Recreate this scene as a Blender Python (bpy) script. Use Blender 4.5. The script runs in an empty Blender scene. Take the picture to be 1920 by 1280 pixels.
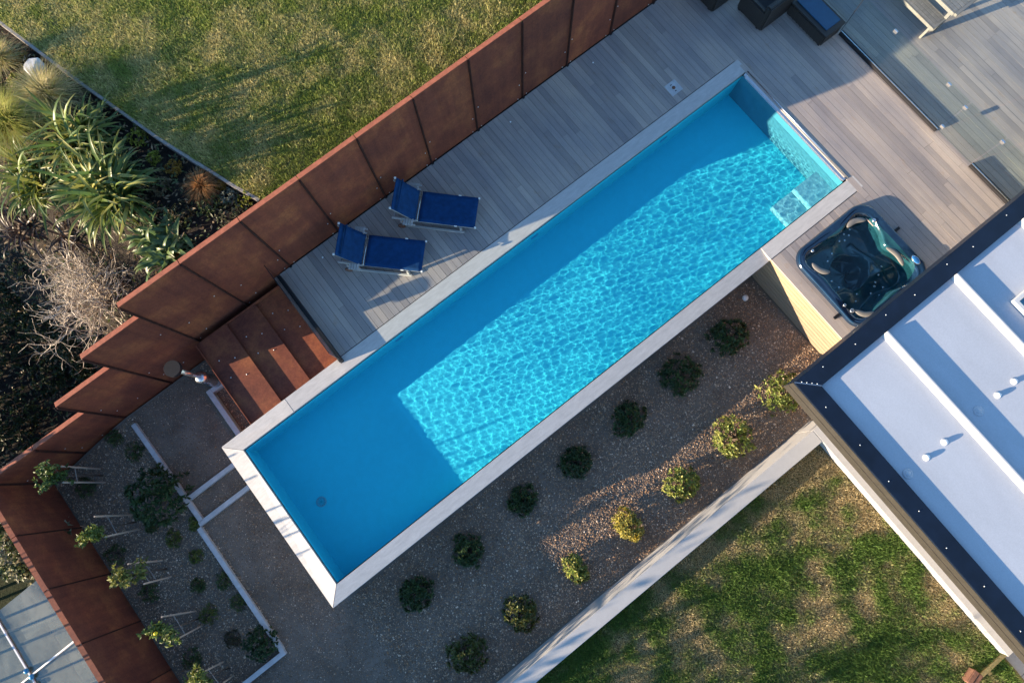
import bpy, bmesh, math, random
import numpy as np
from mathutils import Vector, Matrix, Euler

# ------------------------------------------------------------------ camera, sky, sun, exposure
# World frame: X runs along the pool, Y across it (towards the rusty fence), Z up, z = 0 is the deck.
F_PX, CX, CY, NX, NY, CAM_H = 1280.0, 960.0, 640.0, 980.0, 885.0, 14.0
TURN = math.radians(38.1)
SUN_EL, SUN_AZ = math.radians(9.4), math.radians(-16.0)      # light travels along SUN_AZ (from X axis)
_d = np.array([NX-CX, -(NY-CY), -F_PX]); _d /= np.linalg.norm(_d)
_t = np.array([0, 0, -1.0]); _v = np.cross(_d, _t); _c = _d @ _t
_K = np.array([[0, -_v[2], _v[1]], [_v[2], 0, -_v[0]], [-_v[1], _v[0], 0]])
R0 = np.eye(3) + _K + _K @ _K/(1+_c)
_rz = np.array([[math.cos(-TURN), -math.sin(-TURN), 0], [math.sin(-TURN), math.cos(-TURN), 0], [0, 0, 1]])
RC = _rz @ R0
CAM = np.array([4.552, -4.197, CAM_H])

def ray(x, y):
    return RC @ np.array([x-CX, -(y-CY), -F_PX])
def at(x, y, z=0.0):
    r = ray(x, y); s = (z-CAM[2])/r[2]
    return Vector(CAM + r*s)
def at_terrain(x, y, zf, up=0.0):
    z = 0.0
    for _ in range(25):
        p = at(x, y, z); z = 0.5*z + 0.5*(zf(p.x, p.y)+up)
    p = at(x, y, z); return Vector((p.x, p.y, z-up))
def project(P):
    q = (P-CAM) @ RC
    return CX+F_PX*q[:, 0]/-q[:, 2], CY-F_PX*q[:, 1]/-q[:, 2]
def in_view(P, m=110):
    x, y = project(P)
    return (x > -m) & (x < 1920+m) & (y > -m) & (y < 1280+m)

S = bpy.context.scene
COL = S.collection
cam_d = bpy.data.cameras.new('camera'); cam = bpy.data.objects.new('camera', cam_d); COL.objects.link(cam)
cam_d.sensor_width = 36.0; cam_d.lens = 24.0; cam_d.clip_end = 3000
cam.matrix_world = Matrix.Translation(Vector(CAM)) @ Matrix([[*RC[i], 0] for i in range(3)]+[[0, 0, 0, 1]])
S.camera = cam

W = bpy.data.worlds.new('World'); S.world = W; W.use_nodes = True
wn = W.node_tree; wn.nodes.clear()
sky = wn.nodes.new('ShaderNodeTexSky'); sky.sky_type = 'NISHITA'; sky.sun_disc = False
sky.sun_elevation = SUN_EL
SDIR = Vector((-math.cos(SUN_AZ), -math.sin(SUN_AZ), 0))       # horizontal direction towards the sun
sky.sun_rotation = math.atan2(SDIR.x, SDIR.y)
sky.air_density = 1.0; sky.dust_density = 0.0; sky.ozone_density = 3.0
bg = wn.nodes.new('ShaderNodeBackground'); bg.inputs['Strength'].default_value = 0.125
wo = wn.nodes.new('ShaderNodeOutputWorld')
wn.links.new(sky.outputs[0], bg.inputs[0]); wn.links.new(bg.outputs[0], wo.inputs[0])

sd = bpy.data.lights.new('sun', 'SUN'); sd.energy = 5.0; sd.angle = math.radians(0.3); sd.color = (1.0, 0.80, 0.56)
sun = bpy.data.objects.new('sun', sd); COL.objects.link(sun)
ldir = Vector((math.cos(SUN_AZ)*math.cos(SUN_EL), math.sin(SUN_AZ)*math.cos(SUN_EL), -math.sin(SUN_EL)))
sun.rotation_euler = ldir.to_track_quat('-Z', 'Y').to_euler(); sun.location = (-20, 8, 12)
sd.cycles.is_caustics_light = True

S.view_settings.view_transform = 'Standard'; S.view_settings.look = 'None'
S.view_settings.exposure = 1.9; S.view_settings.gamma = 1.0
S.render.engine = 'CYCLES'
S.cycles.use_denoising = True
S.cycles.max_bounces = 10; S.cycles.transmission_bounces = 8; S.cycles.transparent_max_bounces = 16
S.cycles.sample_clamp_indirect = 6.0

rng = np.random.default_rng(7); random.seed(7)

# ------------------------------------------------------------------ materials
def nodes_of(name):
    m = bpy.data.materials.new(name); m.use_nodes = True
    return m, m.node_tree.nodes, m.node_tree.links, m.node_tree.nodes['Principled BSDF']

def ramp(N, stops):
    r = N.new('ShaderNodeValToRGB'); e = r.color_ramp.elements
    while len(e) < len(stops): e.new(0.5)
    for el, (p, c) in zip(e, stops): el.position = p; el.color = (*c, 1)
    return r

def coords(N, L, scale=(1, 1, 1), which='Object', rot=(0, 0, 0), rand_off=False):
    tc = N.new('ShaderNodeTexCoord'); mp = N.new('ShaderNodeMapping')
    mp.inputs['Scale'].default_value = scale; mp.inputs['Rotation'].default_value = rot
    L.new(tc.outputs[which], mp.inputs['Vector'])
    if rand_off:
        oi = N.new('ShaderNodeObjectInfo'); ma = N.new('ShaderNodeMath'); ma.operation = 'MULTIPLY'; ma.inputs[1].default_value = 47.0
        L.new(oi.outputs['Random'], ma.inputs[0])
        cb = N.new('ShaderNodeCombineXYZ'); L.new(ma.outputs[0], cb.inputs[0]); L.new(ma.outputs[0], cb.inputs[1]); L.new(ma.outputs[0], cb.inputs[2])
        L.new(cb.outputs[0], mp.inputs['Location'])
    return mp.outputs[0]

def world_coords(N, L, scale=(1, 1, 1)):
    g = N.new('ShaderNodeNewGeometry'); mp = N.new('ShaderNodeMapping'); mp.inputs['Scale'].default_value = scale
    L.new(g.outputs['Position'], mp.inputs['Vector']); return mp.outputs[0]

def noise(N, L, vec, scale, detail=4, rough=0.6, dist=0.0):
    n = N.new('ShaderNodeTexNoise'); n.inputs['Scale'].default_value = scale; n.inputs['Detail'].default_value = detail
    n.inputs['Roughness'].default_value = rough; n.inputs['Distortion'].default_value = dist
    L.new(vec, n.inputs['Vector']); return n.outputs['Fac']

def mix(N, L, fac, a, b, mode='MIX'):
    m = N.new('ShaderNodeMix'); m.data_type = 'RGBA'; m.blend_type = mode
    for s, i in ((fac, 0), (a, 6), (b, 7)):
        if isinstance(s, (int, float)): m.inputs[i].default_value = s
        elif isinstance(s, tuple): m.inputs[i].default_value = (*s, 1)
        else: L.new(s, m.inputs[i])
    return m.outputs[2]

def bump(N, L, b, h, strength=0.3, dist=0.01):
    bp = N.new('ShaderNodeBump'); bp.inputs['Strength'].default_value = strength; bp.inputs['Distance'].default_value = dist
    L.new(h, bp.inputs['Height']); L.new(bp.outputs[0], b.inputs['Normal'])

def mat_simple(name, col, rough=0.6, metal=0.0, spec=0.5, var=0.25, scale=8.0, bmp=0.15, coat=0.0):
    m, N, L, b = nodes_of(name)
    v = coords(N, L, rand_off=True)
    f = noise(N, L, v, scale, 5)
    r = ramp(N, [(0.25, tuple(c*(1-var) for c in col)), (0.75, tuple(min(1, c*(1+var)) for c in col))])
    L.new(f, r.inputs[0]); L.new(r.outputs[0], b.inputs['Base Color'])
    b.inputs['Roughness'].default_value = rough; b.inputs['Metallic'].default_value = metal
    b.inputs['Specular IOR Level'].default_value = spec; b.inputs['Coat Weight'].default_value = coat
    if bmp: bump(N, L, b, noise(N, L, v, scale*6, 3), bmp, 0.004)
    return m

def mat_wood(name, c1, c2, c3, rough=0.75, grain=(55, 1.4, 20), rnd=0.9, world=False, lo=0.55, hi=1.3):
    m, N, L, b = nodes_of(name)
    v = world_coords(N, L, grain) if world else coords(N, L, grain, rand_off=True)
    f = noise(N, L, v, 1.0, 6, 0.65, 0.6)
    r = ramp(N, [(0.3, c1), (0.52, c2), (0.75, c3)]); L.new(f, r.inputs[0])
    oi = N.new('ShaderNodeObjectInfo')
    rr = ramp(N, [(0.0, (lo, lo, lo*1.02)), (0.5, (1, 1, 1)), (1.0, (hi, hi*0.97, hi*0.93))]); L.new(oi.outputs['Random'], rr.inputs[0])
    c = mix(N, L, rnd, r.outputs[0], rr.outputs[0], 'MULTIPLY')
    w = world_coords(N, L, (0.9, 0.5, 0.9))
    f2 = noise(N, L, w, 1.1, 4, 0.6)
    r2 = ramp(N, [(0.35, (0.72, 0.72, 0.76)), (0.65, (1.12, 1.05, 0.96))]); L.new(f2, r2.inputs[0])
    c = mix(N, L, 0.8, c, r2.outputs[0], 'MULTIPLY')
    f3 = noise(N, L, world_coords(N, L, (2.2, 1.2, 1)), 1.7, 5, 0.7)
    r3 = ramp(N, [(0.60, (1, 1, 1)), (0.74, (0.9, 0.66, 0.42))]); L.new(f3, r3.inputs[0])
    c = mix(N, L, 0.45, c, r3.outputs[0], 'MULTIPLY')
    L.new(c, b.inputs['Base Color']); b.inputs['Roughness'].default_value = rough
    b.inputs['Specular IOR Level'].default_value = 0.3
    bump(N, L, b, f, 0.35, 0.004)
    return m

def mat_corten():
    m, N, L, b = nodes_of('corten_steel')
    v = world_coords(N, L)
    f = noise(N, L, v, 1.3, 6, 0.65)
    r = ramp(N, [(0.30, (0.135, 0.040, 0.029)), (0.5, (0.21, 0.062, 0.036)), (0.70, (0.34, 0.118, 0.050))]); L.new(f, r.inputs[0])
    f2 = noise(N, L, v, 26, 5, 0.7)
    r2 = ramp(N, [(0.3, (0.72, 0.70, 0.70)), (0.7, (1.25, 1.2, 1.15))]); L.new(f2, r2.inputs[0])
    c = mix(N, L, 0.9, r.outputs[0], r2.outputs[0], 'MULTIPLY')
    f3 = noise(N, L, world_coords(N, L, (9, 9, 0.7)), 1.0, 4, 0.6)      # rain streaks down the sheets
    r3 = ramp(N, [(0.36, (0.82, 0.80, 0.80)), (0.62, (1.08, 1.06, 1.0))]); L.new(f3, r3.inputs[0])
    c = mix(N, L, 0.8, c, r3.outputs[0], 'MULTIPLY')
    oi = N.new('ShaderNodeObjectInfo'); ro = ramp(N, [(0, (0.74, 0.75, 0.78)), (1, (1.2, 1.12, 1.04))]); L.new(oi.outputs['Random'], ro.inputs[0])
    c = mix(N, L, 0.8, c, ro.outputs[0], 'MULTIPLY')
    L.new(c, b.inputs['Base Color']); b.inputs['Roughness'].default_value = 0.78; b.inputs['Specular IOR Level'].default_value = 0.3
    bump(N, L, b, f2, 0.25, 0.004)
    return m

def mat_concrete(name, col, var=0.16, streak=(1, 1, 1), sc=6.0):
    m, N, L, b = nodes_of(name)
    f = noise(N, L, world_coords(N, L, streak), sc, 6, 0.65, 0.4)
    r = ramp(N, [(0.3, tuple(c*(1-var) for c in col)), (0.7, tuple(min(1, c*(1+var)) for c in col))]); L.new(f, r.inputs[0])
    f2 = noise(N, L, world_coords(N, L), 60, 3)
    r2 = ramp(N, [(0.3, (0.9, 0.9, 0.9)), (0.7, (1.06, 1.06, 1.06))]); L.new(f2, r2.inputs[0])
    L.new(mix(N, L, 0.8, r.outputs[0], r2.outputs[0], 'MULTIPLY'), b.inputs['Base Color'])
    b.inputs['Roughness'].default_value = 0.8; b.inputs['Specular IOR Level'].default_value = 0.3
    bump(N, L, b, f2, 0.15, 0.003)
    return m

def mat_attr(name, rough=0.6, trans=0.3, spec=0.3, gloss=None):
    """colour from the mesh's own 'col' attribute (leaf by leaf, stone by stone)"""
    m, N, L, b = nodes_of(name)
    a = N.new('ShaderNodeAttribute'); a.attribute_name = 'col'
    L.new(a.outputs['Color'], b.inputs['Base Color'])
    b.inputs['Roughness'].default_value = rough; b.inputs['Specular IOR Level'].default_value = spec
    if trans:
        t = N.new('ShaderNodeBsdfTranslucent'); L.new(a.outputs['Color'], t.inputs[0])
        ms = N.new('ShaderNodeMixShader'); ms.inputs[0].default_value = trans
        out = [n for n in N if n.type == 'OUTPUT_MATERIAL'][0]
        L.new(b.outputs[0], ms.inputs[1]); L.new(t.outputs[0], ms.inputs[2]); L.new(ms.outputs[0], out.inputs[0])
    return m

def mat_ground(name, c1, c2, c3, sc=3.0, fine=70.0, rough=0.95, bm=0.5, bd=0.02):
    m, N, L, b = nodes_of(name)
    v = world_coords(N, L)
    f = noise(N, L, v, sc, 6, 0.65); g = noise(N, L, v, fine, 4, 0.7)
    r = ramp(N, [(0.3, c1), (0.5, c2), (0.7, c3)]); L.new(f, r.inputs[0])
    r2 = ramp(N, [(0.3, (0.6, 0.6, 0.6)), (0.7, (1.35, 1.35, 1.35))]); L.new(g, r2.inputs[0])
    L.new(mix(N, L, 0.9, r.outputs[0], r2.outputs[0], 'MULTIPLY'), b.inputs['Base Color'])
    b.inputs['Roughness'].default_value = rough; b.inputs['Specular IOR Level'].default_value = 0.15
    bump(N, L, b, g, bm, bd)
    return m

def mat_glass_sheet(name, tint, refl=1.0):
    m, N, L, b = nodes_of(name); N.remove(b)
    t = N.new('ShaderNodeBsdfTransparent'); t.inputs[0].default_value = (*tint, 1)
    g = N.new('ShaderNodeBsdfGlossy'); g.inputs['Roughness'].default_value = 0.02
    lw = N.new('ShaderNodeLayerWeight'); lw.inputs['Blend'].default_value = 0.5
    pw = N.new('ShaderNodeMath'); pw.operation = 'POWER'; pw.inputs[1].default_value = 4.0; L.new(lw.outputs['Facing'], pw.inputs[0])
    fr = N.new('ShaderNodeMath'); fr.operation = 'MULTIPLY_ADD'; fr.inputs[1].default_value = 0.85*refl; fr.inputs[2].default_value = 0.035; L.new(pw.outputs[0], fr.inputs[0])
    ms = N.new('ShaderNodeMixShader'); out = [n for n in N if n.type == 'OUTPUT_MATERIAL'][0]
    L.new(fr.outputs[0], ms.inputs[0]); L.new(t.outputs[0], ms.inputs[1]); L.new(g.outputs[0], ms.inputs[2]); L.new(ms.outputs[0], out.inputs[0])
    return m

def mat_water():
    m, N, L, b = nodes_of('pool_water'); N.remove(b)
    g = N.new('ShaderNodeBsdfGlass'); g.inputs['IOR'].default_value = 1.016; g.inputs['Roughness'].default_value = 0.0
    out = [n for n in N if n.type == 'OUTPUT_MATERIAL'][0]; L.new(g.outputs[0], out.inputs[0])
    return m

M = dict(
    corten=mat_corten(),
    deck=mat_wood('weathered_deck_timber', (0.27, 0.238, 0.225), (0.39, 0.348, 0.328), (0.51, 0.46, 0.432), lo=0.78, hi=1.12),
    plank=mat_wood('cedar_cladding', (0.22, 0.16, 0.11), (0.30, 0.225, 0.155), (0.36, 0.28, 0.20), grain=(20, 1.2, 40), lo=0.85, hi=1.1),
    stake=mat_wood('stake_timber', (0.42, 0.33, 0.26), (0.52, 0.42, 0.34), (0.6, 0.5, 0.42), grain=(30, 30, 2), rnd=0.3),
    furn=mat_wood('silvered_teak', (0.18, 0.17, 0.165), (0.25, 0.235, 0.225), (0.32, 0.30, 0.285), grain=(3, 40, 40), rnd=0.3),
    palewood=mat_wood('bleached_lounger_wood', (0.34, 0.33, 0.325), (0.44, 0.43, 0.42), (0.54, 0.53, 0.52), grain=(3, 40, 40), rnd=0.3),
    coping=mat_concrete('coping_stone', (0.50, 0.475, 0.455), 0.12, (1.6, 7, 3), 2.5),
    curb=mat_concrete('curb_concrete', (0.48, 0.48, 0.49)),
    wallwhite=mat_concrete('white_render', (0.42, 0.41, 0.405), 0.05),
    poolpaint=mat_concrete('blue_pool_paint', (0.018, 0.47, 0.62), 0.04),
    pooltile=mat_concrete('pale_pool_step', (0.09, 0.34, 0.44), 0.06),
    poolend=mat_concrete('dimmed_pool_end', (0.020, 0.17, 0.245), 0.05),  # pool paint darkened to offset the sun striking the end wall
    steel=mat_simple('brushed_steel', (0.62, 0.62, 0.63), 0.25, 0.9, var=0.08, bmp=0.05),
    galv=mat_simple('galvanised_bolt', (0.7, 0.7, 0.7), 0.4, 0.6, var=0.1, bmp=0),
    black=mat_simple('black_powder_coat', (0.012, 0.012, 0.015), 0.5, 0.0, var=0.2, bmp=0.05, spec=0.3),
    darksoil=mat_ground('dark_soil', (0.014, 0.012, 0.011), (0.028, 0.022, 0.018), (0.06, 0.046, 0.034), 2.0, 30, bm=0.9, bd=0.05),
    gravelbed=mat_ground('gravel_bed', (0.125, 0.10, 0.08), (0.17, 0.14, 0.115), (0.22, 0.18, 0.15), 2.0, 80, bd=0.012),
    lawnbed=mat_ground('lawn_thatch', (0.06, 0.07, 0.025), (0.13, 0.12, 0.055), (0.22, 0.185, 0.10), 1.3, 50, bd=0.03),
    scrub=mat_ground('hillside_scrub', (0.012, 0.018, 0.008), (0.022, 0.03, 0.012), (0.045, 0.045, 0.02), 1.2, 22, bd=0.05),
    stone=mat_attr('gravel_stone', 0.85, 0.0, 0.25),
    blade=mat_attr('grass_blade', 0.7, 0.35, 0.2),
    leaf=mat_attr('leaf', 0.5, 0.3, 0.4),
    flax=mat_attr('flax_leaf', 0.42, 0.32, 0.4),
    twig=mat_attr('dry_twig', 0.8, 0.0, 0.2),
    bark=mat_simple('bark', (0.11, 0.08, 0.06), 0.9, var=0.35, scale=14, bmp=0.5),
    canvas=mat_simple('blue_canvas', (0.004, 0.040, 0.125), 0.85, var=0.3, scale=9, bmp=0.25, spec=0.2),
    roof=mat_concrete('pale_roof_membrane', (0.43, 0.455, 0.505), 0.07, (1.2, 0.35, 1), 1.3),
    rib=mat_concrete('white_roof_rib', (0.55, 0.55, 0.55), 0.04),
    cap=mat_simple('dark_parapet_metal', (0.005, 0.011, 0.026), 0.45, 0.0, var=0.35, scale=3, bmp=0.08, spec=0.3),
    fascia=mat_simple('bronze_fascia', (0.038, 0.034, 0.029), 0.5, 0.1, var=0.2, bmp=0.05),
    whiteplastic=mat_simple('white_plastic', (0.75, 0.74, 0.72), 0.45, var=0.06, bmp=0.03),
    wicker=mat_simple('dark_wicker', (0.022, 0.019, 0.018), 0.55, var=0.5, scale=70, bmp=0.6),
    cushion=mat_simple('blue_seat_glass', (0.012, 0.06, 0.13), 0.15, var=0.15, bmp=0.03, spec=0.8),
    acrylic=mat_simple('navy_acrylic', (0.006, 0.020, 0.048), 0.12, var=0.3, scale=5, bmp=0.0, spec=0.7, coat=0.6),
    basin=mat_simple('teal_basin', (0.012, 0.060, 0.078), 0.16, var=0.35, scale=5, bmp=0.0, spec=0.6, coat=0.4),
    pillow=mat_simple('grey_pillow', (0.17, 0.16, 0.15), 0.6, var=0.1, bmp=0.1),
    controls=mat_simple('blue_control_pad', (0.03, 0.16, 0.42), 0.3, var=0.2, bmp=0),
    paver=mat_concrete('grey_paver', (0.27, 0.275, 0.29), 0.12),
    edging=mat_wood('yellow_edging_timber', (0.45, 0.33, 0.12), (0.55, 0.42, 0.18), (0.6, 0.48, 0.24), grain=(2, 30, 30), rnd=0.2),
    log=mat_simple('red_brown_post', (0.16, 0.075, 0.05), 0.85, var=0.4, scale=20, bmp=0.4),
    poly=None, glass=mat_glass_sheet('clear_glass', (0.90, 0.955, 0.945)),
    tubwater=mat_glass_sheet('tub_water', (0.80, 0.93, 0.95)), water=mat_water(),
    lemon=mat_simple('lemon_skin', (0.75, 0.55, 0.02), 0.4, var=0.1, bmp=0.1),
    bluecap=mat_simple('blue_cap', (0.03, 0.24, 0.42), 0.4, var=0.1, bmp=0),
)
def mat_poly():
    m, N, L, b = nodes_of('polycarbonate'); N.remove(b)
    t = N.new('ShaderNodeBsdfTransparent'); t.inputs[0].default_value = (0.60, 0.63, 0.56, 1)
    d = N.new('ShaderNodeBsdfDiffuse'); d.inputs[0].default_value = (0.20, 0.205, 0.165, 1)
    g = N.new('ShaderNodeBsdfGlossy'); g.inputs['Roughness'].default_value = 0.12
    f = noise(N, L, world_coords(N, L, (1.2, 0.7, 1)), 1.6, 4, 0.55)
    r = ramp(N, [(0.35, (0.15, 0.15, 0.15)), (0.65, (0.75, 0.75, 0.75))]); L.new(f, r.inputs[0])
    m1 = N.new('ShaderNodeMixShader'); L.new(r.outputs[0], m1.inputs[0]); L.new(t.outputs[0], m1.inputs[1]); L.new(d.outputs[0], m1.inputs[2])
    m2 = N.new('ShaderNodeMixShader'); m2.inputs[0].default_value = 0.12; L.new(m1.outputs[0], m2.inputs[1]); L.new(g.outputs[0], m2.inputs[2])
    out = [n for n in N if n.type == 'OUTPUT_MATERIAL'][0]; L.new(m2.outputs[0], out.inputs[0]); return m
M['poly'] = mat_poly()
M['cortenshade'] = mat_simple('shaded_corten_seam', (0.060, 0.024, 0.018), 0.8, var=0.4, scale=9, bmp=0.3, spec=0.2)  # shade at the panel joints, put into the seam strip colour
M['cortencap'] = mat_simple('sunlit_corten_edge', (0.30, 0.095, 0.055), 0.75, var=0.3, scale=12, bmp=0.3, spec=0.3)  # rust lightened so the cap carries the sun on the fence top

# ------------------------------------------------------------------ object helpers
def obj(name, me, m=None, parent=None, loc=None, kind=None):
    o = bpy.data.objects.new(name, me); COL.objects.link(o)
    if m is not None and me is not None and not me.materials: me.materials.append(M[m] if isinstance(m, str) else m)
    if parent is not None: o.parent = parent
    if loc is not None: o.location = loc
    if kind: o['kind'] = kind
    return o
def tag(o, label, cat, group=None):
    o['label'] = label; o['category'] = cat
    if group: o['group'] = group
    return o
def thing(name, label, cat, loc=(0, 0, 0), rz=0.0, group=None):
    o = bpy.data.objects.new(name, None); COL.objects.link(o); o.empty_display_size = 0.1
    o.location = loc; o.rotation_euler = (0, 0, rz)
    return tag(o, label, cat, group)
def structure(name, me, m, parent=None):
    return obj(name, me, m, parent, kind='structure')

def mesh_np(name, V, Fc, col=None, smooth=False):
    V = np.asarray(V, dtype=np.float32); Fc = np.asarray(Fc, dtype=np.int32); k = Fc.shape[1]
    me = bpy.data.meshes.new(name)
    me.vertices.add(len(V)); me.vertices.foreach_set('co', V.ravel())
    me.loops.add(Fc.size); me.loops.foreach_set('vertex_index', Fc.ravel())
    me.polygons.add(len(Fc)); me.polygons.foreach_set('loop_start', np.arange(len(Fc), dtype=np.int32)*k)
    if smooth: me.polygons.foreach_set('use_smooth', np.ones(len(Fc), dtype=bool))
    me.update(calc_edges=True)
    if col is not None:
        a = me.attributes.new('col', 'FLOAT_COLOR', 'POINT')
        c = np.ones((len(V), 4), dtype=np.float32); c[:, :3] = col
        a.data.foreach_set('color', c.ravel())
    return me

class MB:
    """collects boxes, prisms, tubes and lathes into one mesh"""
    def __init__(s): s.v = []; s.f = []; s.sm = []
    def add(s, vs, fs, smooth=False):
        n = len(s.v); s.v += [tuple(v) for v in vs]; s.f += [tuple(i+n for i in f) for f in fs]; s.sm += [smooth]*len(fs); return s
    def box(s, a, b):
        (x0, y0, z0), (x1, y1, z1) = a, b
        return s.add([(x0, y0, z0), (x1, y0, z0), (x1, y1, z0), (x0, y1, z0), (x0, y0, z1), (x1, y0, z1), (x1, y1, z1), (x0, y1, z1)],
                     [(0, 3, 2, 1), (4, 5, 6, 7), (0, 1, 5, 4), (1, 2, 6, 5), (2, 3, 7, 6), (3, 0, 4, 7)])
    def bar(s, p, q, w, h, up=(0, 0, 1)):
        p, q, up = Vector(p), Vector(q), Vector(up); d = (q-p).normalized()
        sx = d.cross(up).normalized()*(w/2); uz = sx.cross(d).normalized()*(h/2)
        c = [p-sx-uz, p+sx-uz, p+sx+uz, p-sx+uz, q-sx-uz, q+sx-uz, q+sx+uz, q-sx+uz]
        return s.add(c, [(0, 1, 2, 3), (7, 6, 5, 4), (0, 4, 5, 1), (1, 5, 6, 2), (2, 6, 7, 3), (3, 7, 4, 0)])
    def tube(s, pts, rad, n=8):
        pts = [Vector(p) for p in pts]; rads = rad if isinstance(rad, (list, tuple)) else [rad]*len(pts)
        vs = []; fs = []
        for i, p in enumerate(pts):
            d = (pts[min(i+1, len(pts)-1)]-pts[max(i-1, 0)]).normalized()
            a = d.orthogonal().normalized() if i == 0 else (a - d*a.dot(d)).normalized()
            b = d.cross(a)
            for k in range(n):
                t = 2*math.pi*k/n; vs.append(p+(a*math.cos(t)+b*math.sin(t))*rads[i])
        for i in range(len(pts)-1):
            for k in range(n): fs.append((i*n+k, i*n+(k+1) % n, (i+1)*n+(k+1) % n, (i+1)*n+k))
        fs.append(tuple(range(n))[::-1]); fs.append(tuple(range((len(pts)-1)*n, len(pts)*n)))
        return s.add(vs, fs, True)
    def lathe(s, prof, n=20, c=(0, 0, 0)):
        vs = []; fs = []
        for r, z in prof:
            for k in range(n):
                t = 2*math.pi*k/n; vs.append((c[0]+r*math.cos(t), c[1]+r*math.sin(t), c[2]+z))
        for i in range(len(prof)-1):
            for k in range(n): fs.append((i*n+k, i*n+(k+1) % n, (i+1)*n+(k+1) % n, (i+1)*n+k))
        fs.append(tuple(range(n))[::-1]); fs.append(tuple(range((len(prof)-1)*n, len(prof)*n)))
        return s.add(vs, fs, True)
    def prism(s, poly, z0, z1):
        n = len(poly)
        return s.add([(x, y, z0) for x, y in poly]+[(x, y, z1) for x, y in poly],
                     [tuple(range(n))[::-1], tuple(range(n, 2*n))]+[(i, (i+1) % n, n+(i+1) % n, n+i) for i in range(n)])
    def mesh(s, name, bevel=0.0):
        me = bpy.data.meshes.new(name); me.from_pydata(s.v, [], s.f); me.polygons.foreach_set('use_smooth', s.sm); me.update()
        if bevel:
            bm = bmesh.new(); bm.from_mesh(me)
            bmesh.ops.bevel(bm, geom=[e for e in bm.edges if e.is_manifold and e.calc_face_angle(0) > 0.6], offset=bevel, segments=2, affect='EDGES')
            bm.to_mesh(me); bm.free()
        return me
    def build(s, name, m, parent=None, loc=None, bevel=0.0, kind=None):
        return obj(name, s.mesh(name, bevel), m, parent, loc, kind)

def vnoise(x, y, seed=0):
    """smooth value noise in numpy"""
    g = np.random.default_rng(seed).random((256, 256))
    xi = np.floor(x).astype(int); yi = np.floor(y).astype(int); fx = x-xi; fy = y-yi
    fx = fx*fx*(3-2*fx); fy = fy*fy*(3-2*fy)
    a = g[xi % 256, yi % 256]; b = g[(xi+1) % 256, yi % 256]; c = g[xi % 256, (yi+1) % 256]; d = g[(xi+1) % 256, (yi+1) % 256]
    return (a*(1-fx)+b*fx)*(1-fy)+(c*(1-fx)+d*fx)*fy
def fbm(x, y, seed=0, o=4):
    s = 0; a = 0.5; t = 0
    for i in range(o): s = s+a*vnoise(x*2**i+13.7*i, y*2**i+7.1*i, seed+i); t += a; a *= 0.5
    return s/t

def unit(v): return v/np.maximum(np.linalg.norm(v, axis=-1, keepdims=True), 1e-9)

def leaf_mesh(name, P, D, Nn, ln, wd, col, fold=0.25, droop=0.0):
    """diamond leaves with a folded midrib: base P, direction D, face normal Nn"""
    n = len(P); D = unit(D); Sx = unit(np.cross(D, Nn)); Up = np.cross(Sx, D)
    ln = np.broadcast_to(ln, n)[:, None]; wd = np.broadcast_to(wd, n)[:, None]
    mid = P+D*ln*0.45
    V = np.stack([P, mid+Sx*wd*0.5+Up*wd*fold, P+D*ln - np.array([0, 0, 1])*ln*droop, mid-Sx*wd*0.5+Up*wd*fold], 1).reshape(-1, 3)
    i = np.arange(n)*4
    Fc = np.concatenate([np.stack([i, i+1, i+2], 1), np.stack([i, i+2, i+3], 1)])
    return mesh_np(name, V, Fc, np.repeat(col, 4, 0))

# ------------------------------------------------------------------ terrain heights
LAWN_Z, LOW_LAWN_Z, GRAVEL_Z = 1.8, -0.6, -1.3
FV = 2.3                                     # the fence line
PIX_EDGE = [at(x, y, LAWN_Z) for x, y in ((2, 44), (150, 155), (300, 262), (440, 350), (487, 376))]
def edge_x(y):
    ys = [p.y for p in PIX_EDGE][::-1]; xs = [p.x for p in PIX_EDGE][::-1]
    if y < ys[0]: return xs[0]+(ys[0]-y)*0.35
    if y > ys[-1]: return xs[-1]-(y-ys[-1])*0.3
    return float(np.interp(y, ys, xs))
def bed_z(x, y):
    d = edge_x(y)-x
    z = 1.66-max(0.0, d-1.5)*0.78 - 0.12*max(0.0, -x)
    return max(z, -2.15)
def garden_z(x, y):
    if x > -1.75: return GRAVEL_Z
    return GRAVEL_Z-0.65*(min(-x-1.75, 2.4)/2.4)**1.2

# ------------------------------------------------------------------ the ground
def grid_mesh(name, x0, x1, y0, y1, st, zf, keep=None, jit=0.0):
    nx = max(1, int(round((x1-x0)/st))); ny = max(1, int(round((y1-y0)/st)))
    xs = np.linspace(x0, x1, nx+1); ys = np.linspace(y0, y1, ny+1)
    V = [(x, y, zf(x, y)) for y in ys for x in xs]; Fc = []
    for j in range(ny):
        for i in range(nx):
            cx = (xs[i]+xs[i+1])/2; cy = (ys[j]+ys[j+1])/2
            if keep is None or keep(cx, cy): Fc.append((j*(nx+1)+i, j*(nx+1)+i+1, (j+1)*(nx+1)+i+1, (j+1)*(nx+1)+i))
    V = np.array(V); V[:, 2] += jit*(fbm(V[:, 0]*2, V[:, 1]*2, 3)-0.5)
    return mesh_np(name, V, Fc, smooth=True)

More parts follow.
